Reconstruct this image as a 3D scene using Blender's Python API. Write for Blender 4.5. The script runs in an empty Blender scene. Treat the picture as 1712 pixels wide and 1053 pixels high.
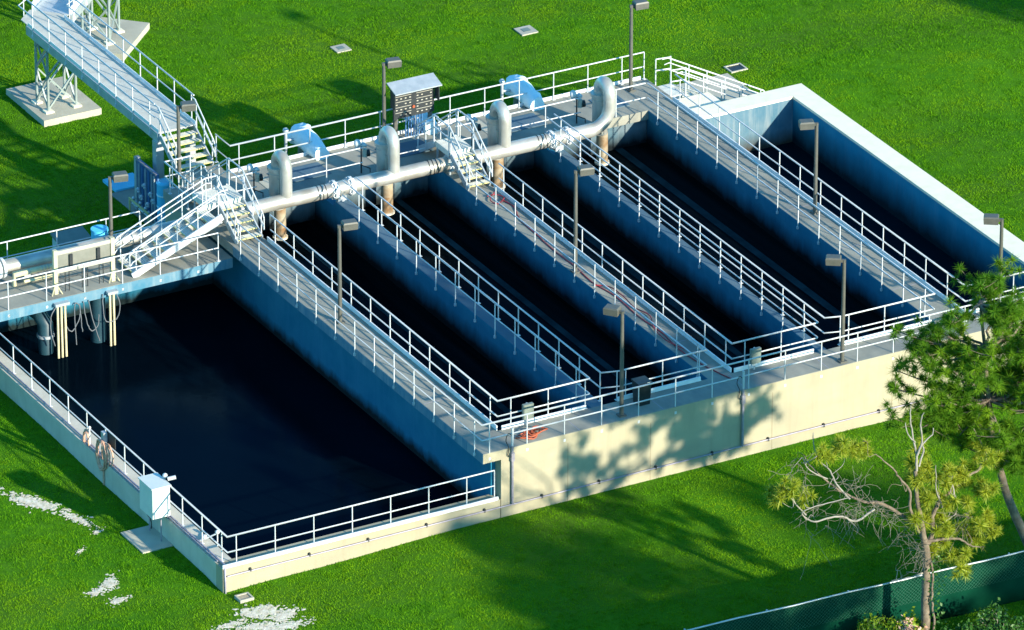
import bpy, math, random
import numpy as np
from mathutils import Vector, Matrix
random.seed(7); rng = np.random.default_rng(7)
S = bpy.context.scene
COL = S.collection

# ------------------------------------------------------------------ camera
F = 13750.725 / 1712 * 36
cam = bpy.data.cameras.new("camera"); co = bpy.data.objects.new("camera", cam); COL.objects.link(co)
cam.sensor_width = 36; cam.lens = F; cam.clip_start = 5; cam.clip_end = 6000
yw, pt, rl = math.radians(-28.8278), math.radians(-26.07), math.radians(0.0797)
fw = Vector((-math.sin(yw)*math.cos(pt), math.cos(yw)*math.cos(pt), math.sin(pt)))
rt = Vector((math.cos(yw), math.sin(yw), 0)); up = rt.cross(fw)
r2 = rt*math.cos(rl) + up*math.sin(rl); u2 = up*math.cos(rl) - rt*math.sin(rl)
m = Matrix((r2, u2, -fw)).transposed().to_4x4()
m.translation = Vector((-105.8349, -211.6054, 125.688))
co.matrix_world = m
S.camera = co

# ------------------------------------------------------------------ light
SUN = Vector((1.08, -3.15, 1.08)).normalized()
w = bpy.data.worlds.new("World"); S.world = w; w.use_nodes = True
nt = w.node_tree; sky = nt.nodes.new("ShaderNodeTexSky"); sky.sky_type = 'NISHITA'; sky.sun_disc = False
sky.sun_elevation = math.asin(SUN.z); sky.sun_rotation = math.atan2(SUN.x, SUN.y)
sky.ozone_density = 1.5; sky.air_density = 1.0; sky.dust_density = 0.3
tint = nt.nodes.new("ShaderNodeMix"); tint.data_type = 'RGBA'; tint.blend_type = 'MULTIPLY'; tint.inputs[0].default_value = 1; tint.inputs[7].default_value = (.34, .95, 1.22, 1)   # sky light tinted blue to colour the shade
nt.links.new(sky.outputs[0], tint.inputs[6]); nt.links.new(tint.outputs[2], nt.nodes["Background"].inputs[0]); nt.nodes["Background"].inputs[1].default_value = 0.135
sl = bpy.data.lights.new("sun", 'SUN'); sl.energy = 4.7; sl.angle = math.radians(1.1); sl.color = (1, 0.90, 0.72)
so = bpy.data.objects.new("sun", sl); COL.objects.link(so); so.rotation_euler = (-SUN).to_track_quat('-Z', 'Y').to_euler()
S.view_settings.view_transform = 'Standard'; S.view_settings.look = 'None'; S.view_settings.gamma = 1
S.view_settings.exposure = 1.08
S.cycles.max_bounces = 6; S.cycles.diffuse_bounces = 3; S.cycles.transparent_max_bounces = 6

# ------------------------------------------------------------------ materials
def mat(name, c1, c2=None, rough=0.7, metal=0.0, scale=1.5, streak=None, bump=0.0, bscale=30, spec=0.5, c3=None, s3=(0.3, 0.3, 0.3), lo=.35, hi=.65, low_band=None, trans=0):
    """noise-mixed Principled; streak=(colour, amount) adds vertical runs; stain=(colour, z0, z1) a ragged tide mark"""
    M = bpy.data.materials.new(name); M.use_nodes = True; t = M.node_tree; N = t.nodes; L = t.links
    b = N["Principled BSDF"]; b.inputs["Roughness"].default_value = rough; b.inputs["Metallic"].default_value = metal
    b.inputs["Specular IOR Level"].default_value = spec
    geo = N.new("ShaderNodeNewGeometry")
    def noise(sc, det=4, vec=None, r=.6):
        n = N.new("ShaderNodeTexNoise"); n.inputs["Scale"].default_value = sc; n.inputs["Detail"].default_value = det; n.inputs["Roughness"].default_value = r
        L.new(vec or geo.outputs["Position"], n.inputs["Vector"]); return n
    def ramp(sock, a, bb):
        r = N.new("ShaderNodeMapRange"); r.inputs[1].default_value = a; r.inputs[2].default_value = bb; L.new(sock, r.inputs[0]); return r.outputs[0]
    def mix(fac, A, B):
        x = N.new("ShaderNodeMix"); x.data_type = 'RGBA'; L.new(fac, x.inputs[0])
        for i, v in ((6, A), (7, B)):
            if isinstance(v, tuple): x.inputs[i].default_value = (*v, 1)
            else: L.new(v, x.inputs[i])
        return x.outputs[2]
    def mapped(s):
        mp = N.new("ShaderNodeMapping"); mp.inputs["Scale"].default_value = s; L.new(geo.outputs["Position"], mp.inputs[0]); return mp.outputs[0]
    col = c1
    if c2: col = mix(ramp(noise(scale).outputs[0], lo, hi), c1, c2)
    if c3: col = mix(ramp(noise(1.0, 3, mapped(s3)).outputs[0], .45, .7), col, c3)
    if streak:
        f = ramp(noise(1.0, 5, mapped((2.6, 2.6, .22)), .7).outputs[0], .5, .75)
        mm = N.new("ShaderNodeMath"); mm.operation = 'MULTIPLY'; mm.inputs[1].default_value = streak[1]; L.new(f, mm.inputs[0])
        col = mix(mm.outputs[0], col, streak[0])
    if low_band:
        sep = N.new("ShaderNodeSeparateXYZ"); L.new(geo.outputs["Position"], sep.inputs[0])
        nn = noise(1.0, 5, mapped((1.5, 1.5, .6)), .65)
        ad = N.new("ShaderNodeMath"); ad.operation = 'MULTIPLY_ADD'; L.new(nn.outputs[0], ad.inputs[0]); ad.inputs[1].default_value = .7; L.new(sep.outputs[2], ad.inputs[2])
        col = mix(ramp(ad.outputs[0], low_band[2]+.35, low_band[1]+.35), col, low_band[0])
    if isinstance(col, tuple): b.inputs["Base Color"].default_value = (*col, 1)
    else: L.new(col, b.inputs["Base Color"])
    if bump:
        bp = N.new("ShaderNodeBump"); bp.inputs["Strength"].default_value = bump; bp.inputs["Distance"].default_value = .02
        L.new(noise(bscale, 5).outputs[0], bp.inputs["Height"]); L.new(bp.outputs[0], b.inputs["Normal"])
    if trans:
        tr = N.new("ShaderNodeBsdfTranslucent"); ms = N.new("ShaderNodeMixShader"); ms.inputs[0].default_value = trans
        if isinstance(col, tuple): tr.inputs[0].default_value = (*col, 1)
        else: L.new(col, tr.inputs[0])
        out = N["Material Output"]; L.new(b.outputs[0], ms.inputs[1]); L.new(tr.outputs[0], ms.inputs[2]); L.new(ms.outputs[0], out.inputs[0])
    return M

M = {}
M['ground'] = mat('turf_soil', (.040, .150, .003), (.06, .19, .004), 1, scale=.35, c3=(.06, .14, .008), s3=(.12, .2, .1), bump=.6, bscale=12, spec=.1)
M['grass'] = mat('grass_blades', (.058, .205, .002), (.130, .350, .003), .7, scale=2.4, lo=.36, hi=.64, c3=(.205, .385, .005), s3=(.16, .22, .1), spec=.12, trans=.3)
M['sand'] = mat('pale_sand', (.76, .70, .57), (.52, .45, .32), .95, scale=5, bump=.6, bscale=20, spec=.1)
M['beige'] = mat('beige_coated_concrete', (.345, .31, .205), (.38, .345, .235), .75, scale=.9, streak=((.27, .235, .16), .55), bump=.15, bscale=14, c3=(.32, .29, .205), s3=(.4, .4, 1.2))
M['cap'] = mat('cream_painted_capping', (.88, .80, .62), (.80, .72, .54), .7, scale=2.2, bump=.1)
M['sidew'] = mat('pale_side_wall', (.58, .54, .44), (.50, .465, .37), .8, scale=1.3, bump=.2, streak=((.36, .34, .27), .4))
M['joint'] = mat('joint_sealant', (.27, .23, .15), None, .8)
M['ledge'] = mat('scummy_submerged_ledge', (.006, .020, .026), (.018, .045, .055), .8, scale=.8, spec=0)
M['wire'] = mat('green_coated_wire', (.03, .13, .08), None, .6)
M['cable2'] = mat('grey_cable_sheath', (.12, .135, .15), None, .6)
M['lid'] = mat('sky_blue_cover', (.10, .50, .74), (.13, .56, .78), .7, scale=3)
M['deck'] = mat('weathered_deck_concrete', (.25, .25, .205), (.31, .305, .25), .85, scale=1.4, bump=.2, bscale=25, c3=(.17, .18, .165), s3=(.8, .35, .5))
M['deckdark'] = mat('damp_blue_grey_concrete', (.07, .14, .20), (.11, .17, .21), .7, scale=1.6, bump=.2, c3=(.07, .12, .16), s3=(.7, .3, .5), spec=.08)  # darker, bluer tone than the other decks
M['interior'] = mat('stained_tank_wall', (.010, .150, .255), (.022, .18, .285), .6, scale=1.1, streak=((.05, .21, .34), .4), bump=.15, bscale=10, low_band=((.010, .020, .022), .15, .55), spec=.08)
M['chan'] = mat('stained_channel_wall', (.010, .135, .235), (.020, .162, .262), .6, scale=1.1, streak=((.05, .21, .33), .35), bump=.15, bscale=10, low_band=((.004, .008, .010), 1.45, 2.15), spec=.08)  # dark foot band is algae plus wall-foot shade put into the colour
M['right'] = mat('stained_right_basin_wall', (.010, .21, .345), (.022, .24, .375), .6, scale=1.1, streak=((.10, .24, .34), .35), bump=.15, bscale=10, low_band=((.004, .022, .032), 1.0, 2.3), spec=.08)  # gets darker towards the bottom, with a ragged edge
M['efflor'] = mat('limed_basin_wall', (.07, .16, .22), (.12, .20, .25), .6, scale=1.3, streak=((.28, .32, .33), .7), bump=.15, low_band=((.05, .045, .035), .9, 1.5), spec=.08)  # paler sunlit copy of the basin wall, light put into base; lime streaks
M['efflor2'] = mat('limed_channel_end_wall', (.08, .15, .19), (.13, .18, .21), .6, scale=1.3, streak=((.22, .25, .25), .6), bump=.15, low_band=((.008, .012, .014), 1.4, 2.0), spec=.08)  # lit copy of the channel wall, its sun tone painted into the colour
M['fascia'] = mat('stained_slab_edge', (.06, .19, .28), (.13, .235, .30), .6, scale=2, streak=((.36, .42, .42), .5), bump=.15, spec=.08)
M['water'] = mat('dark_basin_water', (.0005, .0024, .0050), (.0008, .0042, .0085), .12, scale=.12, bump=.2, bscale=4, spec=.03)
M['rwater'] = mat('deep_basin_water', (.0010, .0080, .0140), (.0014, .0100, .0170), .12, scale=.2, bump=.15, bscale=4, spec=.03)
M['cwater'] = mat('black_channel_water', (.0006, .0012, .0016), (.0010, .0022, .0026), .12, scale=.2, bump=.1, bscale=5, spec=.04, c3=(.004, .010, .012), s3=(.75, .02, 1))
for k_ in ('water', 'cwater', 'rwater'):
    t_ = M[k_].node_tree; bs = t_.nodes["Principled BSDF"]; df = t_.nodes.new("ShaderNodeBsdfDiffuse"); gl = t_.nodes.new("ShaderNodeBsdfGlossy"); mx = t_.nodes.new("ShaderNodeMixShader")
    t_.links.new(bs.inputs["Base Color"].links[0].from_socket, df.inputs[0]); t_.links.new(bs.inputs["Normal"].links[0].from_socket, gl.inputs["Normal"])
    gl.inputs[0].default_value = (.22, .50, .85, 1); gl.inputs["Roughness"].default_value = .13; mx.inputs[0].default_value = .013 if k_ == 'water' else .010
    t_.links.new(df.outputs[0], mx.inputs[1]); t_.links.new(gl.outputs[0], mx.inputs[2]); t_.links.new(mx.outputs[0], t_.nodes["Material Output"].inputs[0])
M['rail'] = mat('white_painted_rail', (.57, .60, .61), (.48, .51, .52), .42, scale=3, spec=.5)
M['toe'] = mat('white_toe_board', (.78, .80, .80), (.68, .71, .72), .45, scale=2)
M['alu'] = mat('galvanised_steel', (.50, .54, .56), (.38, .43, .46), .42, .35, scale=2.5)
M['tower'] = mat('green_grey_steel', (.26, .33, .33), (.34, .40, .38), .45, .3, scale=3)
M['grate'] = mat('pale_walkway_plate', (.58, .56, .48), (.48, .465, .40), .6, scale=2.5)
M['tread'] = mat('stair_grating', (.70, .69, .60), (.58, .57, .50), .6, scale=4)
M['nosing'] = mat('yellow_nosing', (.66, .58, .22), (.56, .50, .22), .6, scale=5)
M['pipe'] = mat('silver_coated_pipe', (.56, .56, .52), (.47, .47, .43), .4, .5, scale=1.5, c3=(.36, .33, .27), s3=(.8, .8, .8), bump=.05)
M['rusty'] = mat('rusty_pipe', (.34, .27, .17), (.22, .12, .05), .7, .1, scale=2.5, c3=(.40, .36, .26), s3=(.7, .7, 1.6), bump=.2)
M['pole'] = mat('bronze_grey_lamp_paint', (.085, .088, .075), (.115, .112, .095), .5, .1, scale=3)
M['cable'] = mat('black_rubber', (.015, .017, .018), None, .6)
M['conduit'] = mat('lilac_grey_conduit', (.26, .24, .30), (.33, .31, .35), .45, .2, scale=4)
M['tarp'] = mat('pale_blue_cover', (.66, .82, .86), (.72, .86, .88), .95, scale=3, bump=1.0, bscale=4, spec=.1)
M['blue'] = mat('bright_blue_plastic', (.09, .52, .78), (.12, .58, .82), .4, scale=3)
M['bluedk'] = mat('blue_painted_steel', (.05, .16, .36), (.09, .22, .42), .45, .2, scale=4)
M['grey'] = mat('grey_enamel', (.15, .185, .155), (.185, .215, .18), .5, scale=4)
M['plate'] = mat('dull_grey_plate', (.17, .175, .145), (.21, .21, .18), .6, scale=3)
M['paleg'] = mat('pale_cabinet_enamel', (.55, .60, .58), (.62, .66, .63), .45, scale=3)
M['board'] = mat('dark_panel_board', (.022, .028, .032), (.035, .042, .046), .5, .2, scale=5)
M['tag'] = mat('white_label_plate', (.42, .40, .33), None, .5)
M['orange'] = mat('orange_hose', (.42, .085, .03), (.30, .07, .03), .55, scale=6)
M['red'] = mat('red_hose', (.34, .025, .035), (.25, .03, .04), .55, scale=4)
M['tan'] = mat('tan_hose', (.62, .37, .26), (.50, .27, .18), .55, scale=5)
M['black'] = mat('black_plastic', (.008, .014, .016), (.014, .02, .022), .45, scale=4)
M['pvc'] = mat('cream_pvc_pipe', (.60, .56, .36), (.50, .45, .28), .5, scale=3)
M['teal'] = mat('teal_coated_pipe', (.008, .04, .06), (.014, .055, .075), .5, scale=2)
M['pad'] = mat('pale_pad_concrete', (.42, .40, .31), (.50, .47, .37), .85, scale=1.2, bump=.25, bscale=18, c3=(.35, .335, .27), s3=(.5, .5, .5))
M['bark'] = mat('pine_bark', (.115, .085, .060), (.21, .165, .12), .9, scale=5, bump=.8, bscale=18)
M['dead'] = mat('silvery_dead_wood', (.30, .28, .24), (.20, .185, .155), .85, scale=6)
M['moss'] = mat('grey_hanging_moss', (.22, .20, .15), (.15, .14, .10), .95, scale=6)
M['needle'] = mat('pine_needles', (.055, .165, .008), (.11, .25, .012), .6, scale=1.3, spec=.15, trans=.4, c3=(.23, .38, .015), s3=(.8, .8, .8))
M['needle2'] = mat('yellow_green_needles', (.24, .32, .012), (.34, .38, .02), .55, scale=2, trans=.3)
M['leaf'] = mat('shrub_leaves', (.20, .32, .012), (.30, .40, .02), .5, scale=3, trans=.3)
M['vine'] = mat('vine_leaves', (.03, .12, .012), (.06, .17, .02), .5, scale=3, trans=.3)
M['screen'] = mat('green_privacy_mesh', (.001, .036, .019), (.002, .048, .025), .8, scale=1.2, c3=(.001, .028, .015), s3=(.5, .5, .5), spec=.05)

# ------------------------------------------------------------------ mesh builder
class MB:
    def __init__(s): s.v = []; s.f = []; s.sm = []
    def add(s, vs, fs, smooth=False):
        o = len(s.v); s.v += [tuple(v) for v in vs]; s.f += [tuple(i+o for i in f) for f in fs]; s.sm += [smooth]*len(fs); return s
    def box(s, x0, x1, y0, y1, z0, z1):
        v = [(x, y, z) for z in (z0, z1) for y in (y0, y1) for x in (x0, x1)]
        return s.add(v, [(0, 2, 3, 1), (4, 5, 7, 6), (0, 1, 5, 4), (1, 3, 7, 5), (3, 2, 6, 7), (2, 0, 4, 6)])
    def bar(s, p, q, w, h, upv=(0, 0, 1)):
        p, q = Vector(p), Vector(q); d = (q-p).normalized(); a = d.cross(Vector(upv))
        if a.length < 1e-4: a = Vector((1, 0, 0))
        a.normalize(); b = a.cross(d); v = []
        for e in (p, q):
            for (i, j) in ((-1, -1), (1, -1), (1, 1), (-1, 1)): v.append(e+a*w/2*i+b*h/2*j)
        return s.add(v, [(3, 2, 1, 0), (4, 5, 6, 7), (0, 1, 5, 4), (1, 2, 6, 5), (2, 3, 7, 6), (3, 0, 4, 7)])
    def tube(s, pts, r, n=8, rs=None, caps=True):
        pts = [Vector(p) for p in pts]; k = len(pts); rs = rs or [r]*k; v = []; ref = None
        for i, p in enumerate(pts):
            d = (pts[min(i+1, k-1)]-pts[max(i-1, 0)]).normalized()
            if ref is None:
                ref = Vector((0, 0, 1)) if abs(d.z) < .9 else Vector((1, 0, 0))
            a = (ref - d*ref.dot(d)).normalized(); ref = a; b = d.cross(a)
            sc = 1.0
            if 0 < i < k-1:
                c = (pts[i]-pts[i-1]).normalized().dot((pts[i+1]-pts[i]).normalized()); sc = 1/max(.6, math.sqrt(max(.01, (1+c)/2)))
            for j in range(n):
                t = 2*math.pi*j/n; v.append(p+(a*math.cos(t)+b*math.sin(t))*rs[i]*sc)
        f = [(i*n+j, i*n+(j+1) % n, (i+1)*n+(j+1) % n, (i+1)*n+j) for i in range(k-1) for j in range(n)]
        s.add(v, f, True)
        if caps: s.add(v[:n], [tuple(range(n-1, -1, -1))]); s.add(v[-n:], [tuple(range(n))])
        return s
    def prism(s, poly, z0, z1):
        n = len(poly); v = [(x, y, z0) for x, y in poly]+[(x, y, z1) for x, y in poly]
        return s.add(v, [tuple(range(n-1, -1, -1)), tuple(range(n, 2*n))]+[(i, (i+1) % n, n+(i+1) % n, n+i) for i in range(n)])
    def ball(s, c, r, sq=(1, 1, 1), nu=10, nv=7):
        v = []
        for i in range(nv+1):
            ph = math.pi*i/nv
            for j in range(nu):
                t = 2*math.pi*j/nu; v.append((c[0]+r*sq[0]*math.sin(ph)*math.cos(t), c[1]+r*sq[1]*math.sin(ph)*math.sin(t), c[2]-r*sq[2]*math.cos(ph)))
        return s.add(v, [(i*nu+j, i*nu+(j+1) % nu, (i+1)*nu+(j+1) % nu, (i+1)*nu+j) for i in range(nv) for j in range(nu)], True)
    def mesh(s, name, mt):
        me = bpy.data.meshes.new(name); me.from_pydata(s.v, [], s.f); me.materials.append(mt)
        me.polygons.foreach_set('use_smooth', s.sm); me.update(); return me
    def build(s, name, mt, parent=None):
        return link(name, s.mesh(name, mt), parent)
def link(name, me, parent=None, loc=None):
    o = bpy.data.objects.new(name, me); COL.objects.link(o)
    if parent:
        o.parent = parent
        if parent.parent: o.matrix_parent_inverse = Matrix()
        off = base(parent)
        if loc is None: o.location = -off if not parent.get('_local') else (0, 0, 0)
        else: o.location = Vector(loc)-off
    elif loc is not None: o.location = loc
    return o
def base(o):
    v = Vector((0, 0, 0))
    while o: v += o.location; o = o.parent
    return v
def thing(name, label, cat, loc, group=None):
    o = bpy.data.objects.new(name, None); COL.objects.link(o); o.location = loc; o.empty_display_size = .2
    return tag(o, label, cat, group)
def tag(o, label, cat, group=None, kind=None):
    if label: o['label'] = label
    if cat: o['category'] = cat
    if group: o['group'] = group
    if kind: o['kind'] = kind
    return o
def sub(part, name, mb, mt): return mb.build(name, mt, part)
def copy_tree(o, parent=None):
    c = o.copy(); COL.objects.link(c)
    if parent: c.parent = parent
    for ch in list(o.children): copy_tree(ch, c)
    return c

H = 2.66
def sstep(a, b, x): t = min(1, max(0, (x-a)/(b-a))); return t*t*(3-2*t)
def g(x, y):
    z = .4*sstep(19, 26, y)
    z += .15*sstep(3, 9, x)*(1-sstep(23, 30, x))*sstep(-5, -.5, y)*(1-sstep(1, 4, y))
    z += .03*math.sin(x*.7+1.3)*math.sin(y*.55)
    z -= .05*(1-sstep(.4, 1.5, math.hypot(x, y)))
    return z

# ------------------------------------------------------------------ ground
def axis(a, b, st, extra, far):
    v = list(np.arange(a, b+.01, st)); v = [t for t in v if all(abs(t-e) > .2 for e in extra)]+list(extra)+list(far)
    return sorted(float(t) for t in v)
xs = axis(-20, 64, .75, [.2, 9.7, 28.7, 33.5], [-3000, -800, -200, -60, 120, 300, 900, 3000])
ys = axis(-34, 64, .75, [.2, 18, 20.1, 20.9, 23.2], [-3000, -800, -250, -90, 120, 300, 900, 3000])
V = [(x, y, g(x, y)) for y in ys for x in xs]; nx = len(xs); FC = []
for j in range(len(ys)-1):
    for i in range(nx-1):
        cx, cy = (xs[i]+xs[i+1])/2, (ys[j]+ys[j+1])/2
        if .2 < cx < 33.5 and .2 < cy < (20.9 if cx < 9.7 else 23.2 if cx < 28.7 else 20.1): continue
        FC.append((j*nx+i, j*nx+i+1, (j+1)*nx+i+1, (j+1)*nx+i))
b = MB(); b.add(V, FC, True); tag(b.build('ground', M['ground']), 'green lawn ground around the concrete tank', 'ground', kind='structure')

# sand patches: ragged sheets
def blob(cx, cy, rx, ry, rot, n=34, seed=0, rag=.28):
    rd = random.Random(seed); ph = [rd.uniform(0, 6.28) for _ in range(6)]; P = []
    for i in range(n):
        t = 2*math.pi*i/n; r = 1+rag*sum(math.sin(t*(k+2)+ph[k])/(k*.6+1) for k in range(5))*.7
        x, y = rx*r*math.cos(t), ry*r*math.sin(t); P.append((cx+x*math.cos(rot)-y*math.sin(rot), cy+x*math.sin(rot)+y*math.cos(rot)))
    return P
sandp = [(-2.75, 8.6, 1.2, .34, -1.05, 1), (-2.0, 6.9, .8, .22, -1.25, 2), (-1.82, 5.75, .25, .12, .4, 3), (-2.9, 4.8, .22, .1, .6, 4),
         (-3.1, 2.3, .55, .28, .8, 5), (-3.7, 2.0, .35, .2, .2, 6), (.35, -1.75, .75, .38, -.3, 7), (-.85, -2.1, .7, .22, .1, 8), (.9, -2.35, .6, .3, .3, 9), (-.2, -2.6, .9, .25, -.2, 10), (.5, -3.0, 1.0, .3, -.1, 11), (-3.3, 1.1, .4, .2, .3, 12)]
SANDPOLY = []
for i, (cx, cy, rx, ry, ro, sd) in enumerate(sandp):
    rd = random.Random(sd); SANDPOLY.append((cx, cy, rx, ry, ro)); b = MB(); kk = 0
    for q in range(int(110+900*rx*ry)):
        a_, e_ = rd.uniform(0, 6.28), abs(rd.gauss(0, .62)); lx, ly = rx*e_*math.cos(a_), ry*e_*math.sin(a_)
        px, py = cx+lx*math.cos(ro)-ly*math.sin(ro), cy+lx*math.sin(ro)+ly*math.cos(ro)
        if q and -.15 < px < 10 and py > -.06: continue
        rr = min(.13, .35*min(rx, ry))*rd.uniform(.2, 1)*(1.25-.5*min(1, e_)); P = blob(px, py, rr, rr*rd.uniform(.5, .9), rd.uniform(0, 3), n=12, seed=sd*100+q, rag=.3); n = len(P)
        zz = .006+.00012*(q % 90); vs = [(px, py, g(px, py)+.014+zz)]+[(x, y, g(x, y)+zz) for x, y in P]; b.add(vs, [(0, 1+k, 1+(k+1) % n) for k in range(n)], True)
    tag(b.build('sand_patch', M['sand']), 'bare pale sand patch in the lawn', 'sand', kind='structure')

# grass blades (uncountable): one mesh
def in_frame(x, y, mar=.04):
    d = np.stack([x+105.8349, y+211.6054, np.full_like(x, -125.5)], -1); z = d @ np.array(fw)
    u = d @ np.array(r2)/z*F/18; v = d @ np.array(u2)/z*F/18/(630/1024)
    return (np.abs(u) < 1+mar) & (np.abs(v) < 1+mar*1.6)
def gv(x, y):
    ss = lambda a, b, t: (lambda q: q*q*(3-2*q))(np.clip((t-a)/(b-a), 0, 1))
    z = .4*ss(19, 26, y)+.15*ss(3, 9, x)*(1-ss(23, 30, x))*ss(-5, -.5, y)*(1-ss(1, 4, y))+.03*np.sin(x*.7+1.3)*np.sin(y*.55)
    return z-.05*(1-ss(.4, 1.5, np.hypot(x, y)))
RECTS = [(-.08, 34.0, -.02, 20.75), (-6, 9.5, 18.0, 21.3), (9.4, 29.2, 20, 23.55), (10.22, 12.52, 34.46, 37.75), (-1.25, .1, 3.55, 5.3), (31.6, 34.4, 20, 26.7), (29, 33, 20, 23.2),
         (9.8, 11.2, 24.2, 29.3), (10.4, 12.2, 23, 24.4), (22.6, 23.2, 35.2, 35.8), (29.3, 30.1, 33.2, 33.95), (.05, .6, -.95, -.45), (34.5, 35.2, 26.6, 27.2), (5.7, 7.2, 23.9, 25.0)]
NT = 620000
X = rng.uniform(-12, 52, NT); Y = rng.uniform(-18, 50, NT); k = in_frame(X, Y)
for x0, x1, y0, y1 in RECTS: k &= ~((X > x0) & (X < x1) & (Y > y0) & (Y < y1))
k &= ~((np.abs((X-15.35)*.7071+(Y-40.5)*.7071) < 1.5) & (np.abs((X-15.35)*.7071-(Y-40.5)*.7071) < 1.5))
for cx, cy, rx, ry, ro in SANDPOLY:
    dx, dy = X-cx, Y-cy; e = ((dx*math.cos(ro)+dy*math.sin(ro))/rx)**2+((-dx*math.sin(ro)+dy*math.cos(ro))/ry)**2
    k &= ~((e < 1.15) & (rng.random(NT) < (.97-.25*np.clip(e, 0, 1))*np.where(np.sin(X*9+np.sin(Y*7)*2)*np.sin(Y*11+np.sin(X*8)*2) > -.35, 1, .35)))
X, Y = X[k], Y[k]; Zg = gv(X, Y); n = len(X); NB = 5
cl = .55+.9*(np.sin(X*1.9+np.sin(Y*1.3)*2)*np.sin(Y*2.3+np.sin(X*1.7)*2)*.5+.5)*rng.uniform(.4, 1, n)
P = np.empty((n, NB, 3, 3), np.float32); th = rng.uniform(0, 6.283, (n, NB)); hh = (.042*cl)[:, None]*rng.uniform(.6, 1.5, (n, NB))
ox = rng.normal(0, .06, (n, NB)); oy = rng.normal(0, .06, (n, NB)); wd = .013*rng.uniform(.7, 1.4, (n, NB))
ln = rng.uniform(.2, 1.1, (n, NB)); la = rng.uniform(0, 6.283, (n, NB))
for j, sg in ((0, -1), (1, 1)):
    P[:, :, j, 0] = X[:, None]+ox+sg*wd*np.cos(th); P[:, :, j, 1] = Y[:, None]+oy+sg*wd*np.sin(th); P[:, :, j, 2] = Zg[:, None]-.01
P[:, :, 2, 0] = X[:, None]+ox+ln*hh*np.cos(la); P[:, :, 2, 1] = Y[:, None]+oy+ln*hh*np.sin(la); P[:, :, 2, 2] = Zg[:, None]+hh
def trimesh(name, P, mt):
    P = np.ascontiguousarray(P.reshape(-1, 3), np.float32); nv = len(P); nf = nv//3; me = bpy.data.meshes.new(name)
    me.vertices.add(nv); me.vertices.foreach_set('co', P.ravel()); me.loops.add(nv); me.loops.foreach_set('vertex_index', np.arange(nv, dtype=np.int32))
    me.polygons.add(nf); me.polygons.foreach_set('loop_start', np.arange(0, nv, 3, dtype=np.int32)); me.materials.append(mt); me.update(calc_edges=True); return me
tag(link('grass', trimesh('grass', P, M['grass'])), 'mown green grass covering the lawn', 'grass', kind='stuff')

# ------------------------------------------------------------------ water
XW = 10.06
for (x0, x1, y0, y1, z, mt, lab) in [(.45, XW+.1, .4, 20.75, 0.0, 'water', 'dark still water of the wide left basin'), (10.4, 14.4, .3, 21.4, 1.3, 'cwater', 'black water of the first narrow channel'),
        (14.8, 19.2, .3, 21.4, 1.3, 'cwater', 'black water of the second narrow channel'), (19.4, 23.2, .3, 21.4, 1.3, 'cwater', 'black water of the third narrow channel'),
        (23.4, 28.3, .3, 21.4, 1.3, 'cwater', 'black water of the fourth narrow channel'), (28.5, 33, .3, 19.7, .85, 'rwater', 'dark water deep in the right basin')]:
    b = MB(); b.add([(x0, y0, z), (x1, y0, z), (x1, y1, z), (x0, y1, z)], [(0, 1, 2, 3)]); tag(b.build('water', M[mt]), lab, 'water', kind='structure')

# ------------------------------------------------------------------ concrete tank
T = thing('concrete_tank', 'large open concrete treatment tank with a beige front wall and parallel water channels', 'tank', (10, 0, 0))
def part(name, mt, *boxes):
    b = MB()
    for q in boxes: b.box(*q)
    return b.build(name, M[mt], T)
part('front_wall', 'beige', (10.23, 33.745, .003, .40, -1, 2.3), (33.05, 33.745, .4, 1.3, -1, 2.3))
for x in (12.75, 15.9, 20.6, 25.3):                                   # thin construction joints are real grooves' sealant strips
    part('joint_strip', 'joint', (x-.012, x+.012, -.002, .01, .02, 2.3))
part('front_wall_lip', 'beige', (9.555, 33.745, -.004, .0, 2.302, 2.642))
part('low_front_wall', 'beige', (-.08, 10.2, 0, .5, -1, .80), (-.09, 10.2, -.012, .5, .80, .84))
part('low_side_wall', 'sidew', (-.08, .5, .5, 18.09, -1, .838))
part('front_walkway', 'deck', (9.56, 33.75, 0, 1.28, 2.30, H))
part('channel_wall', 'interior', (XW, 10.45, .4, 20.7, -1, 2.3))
part('walkway', 'deck', (9.56, 10.79, 1.28, 18.05, 2.302, H-.003), (9.56, 10.79, 18.05, 20.95, 2.302, H-.003))
part('slab_edge', 'fascia', (9.545, 9.56, .004, 18.08, 2.29, H-.01))
for nm, mtw, x0, x1 in (('walkway', 'deck', 18.84, 19.75), ('walkway', 'deck', 27.76, 28.94)):
    part(nm, mtw, (x0, x1, 1.28, 21.0, 2.3, H-.003))
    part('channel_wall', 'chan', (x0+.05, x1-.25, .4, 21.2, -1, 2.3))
    part('slab_edge', 'chan', (x0-.015, x0, 1.285, 20.98, 2.28, H-.01))
for x0, x1 in ((14.36, 14.82), (23.18, 23.47)):
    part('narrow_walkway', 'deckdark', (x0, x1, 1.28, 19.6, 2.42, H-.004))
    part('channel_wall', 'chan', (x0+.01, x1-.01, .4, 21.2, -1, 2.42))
    part('slab_edge', 'chan', (x0-.012, x0, 1.29, 19.6, 2.40, H-.012))
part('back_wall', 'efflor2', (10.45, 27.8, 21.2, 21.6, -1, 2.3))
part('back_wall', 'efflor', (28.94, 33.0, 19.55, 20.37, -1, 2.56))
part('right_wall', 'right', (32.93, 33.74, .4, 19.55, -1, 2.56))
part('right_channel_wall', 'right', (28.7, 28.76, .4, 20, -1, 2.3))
part('wall_capping', 'cap', (32.92, 33.76, 1.285, 20.385, 2.56, H), (28.96, 32.92, 19.54, 20.385, 2.56, H))
part('back_deck', 'deck', (12.13, 29.06, 21.0, 23.5, 2.3, H-.006), (9.5, 12.13, 20.95, 23.38, 2.3, H-.006), (10.55, 12.13, 23.38, 24.35, 2.3, H-.006))
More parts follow.
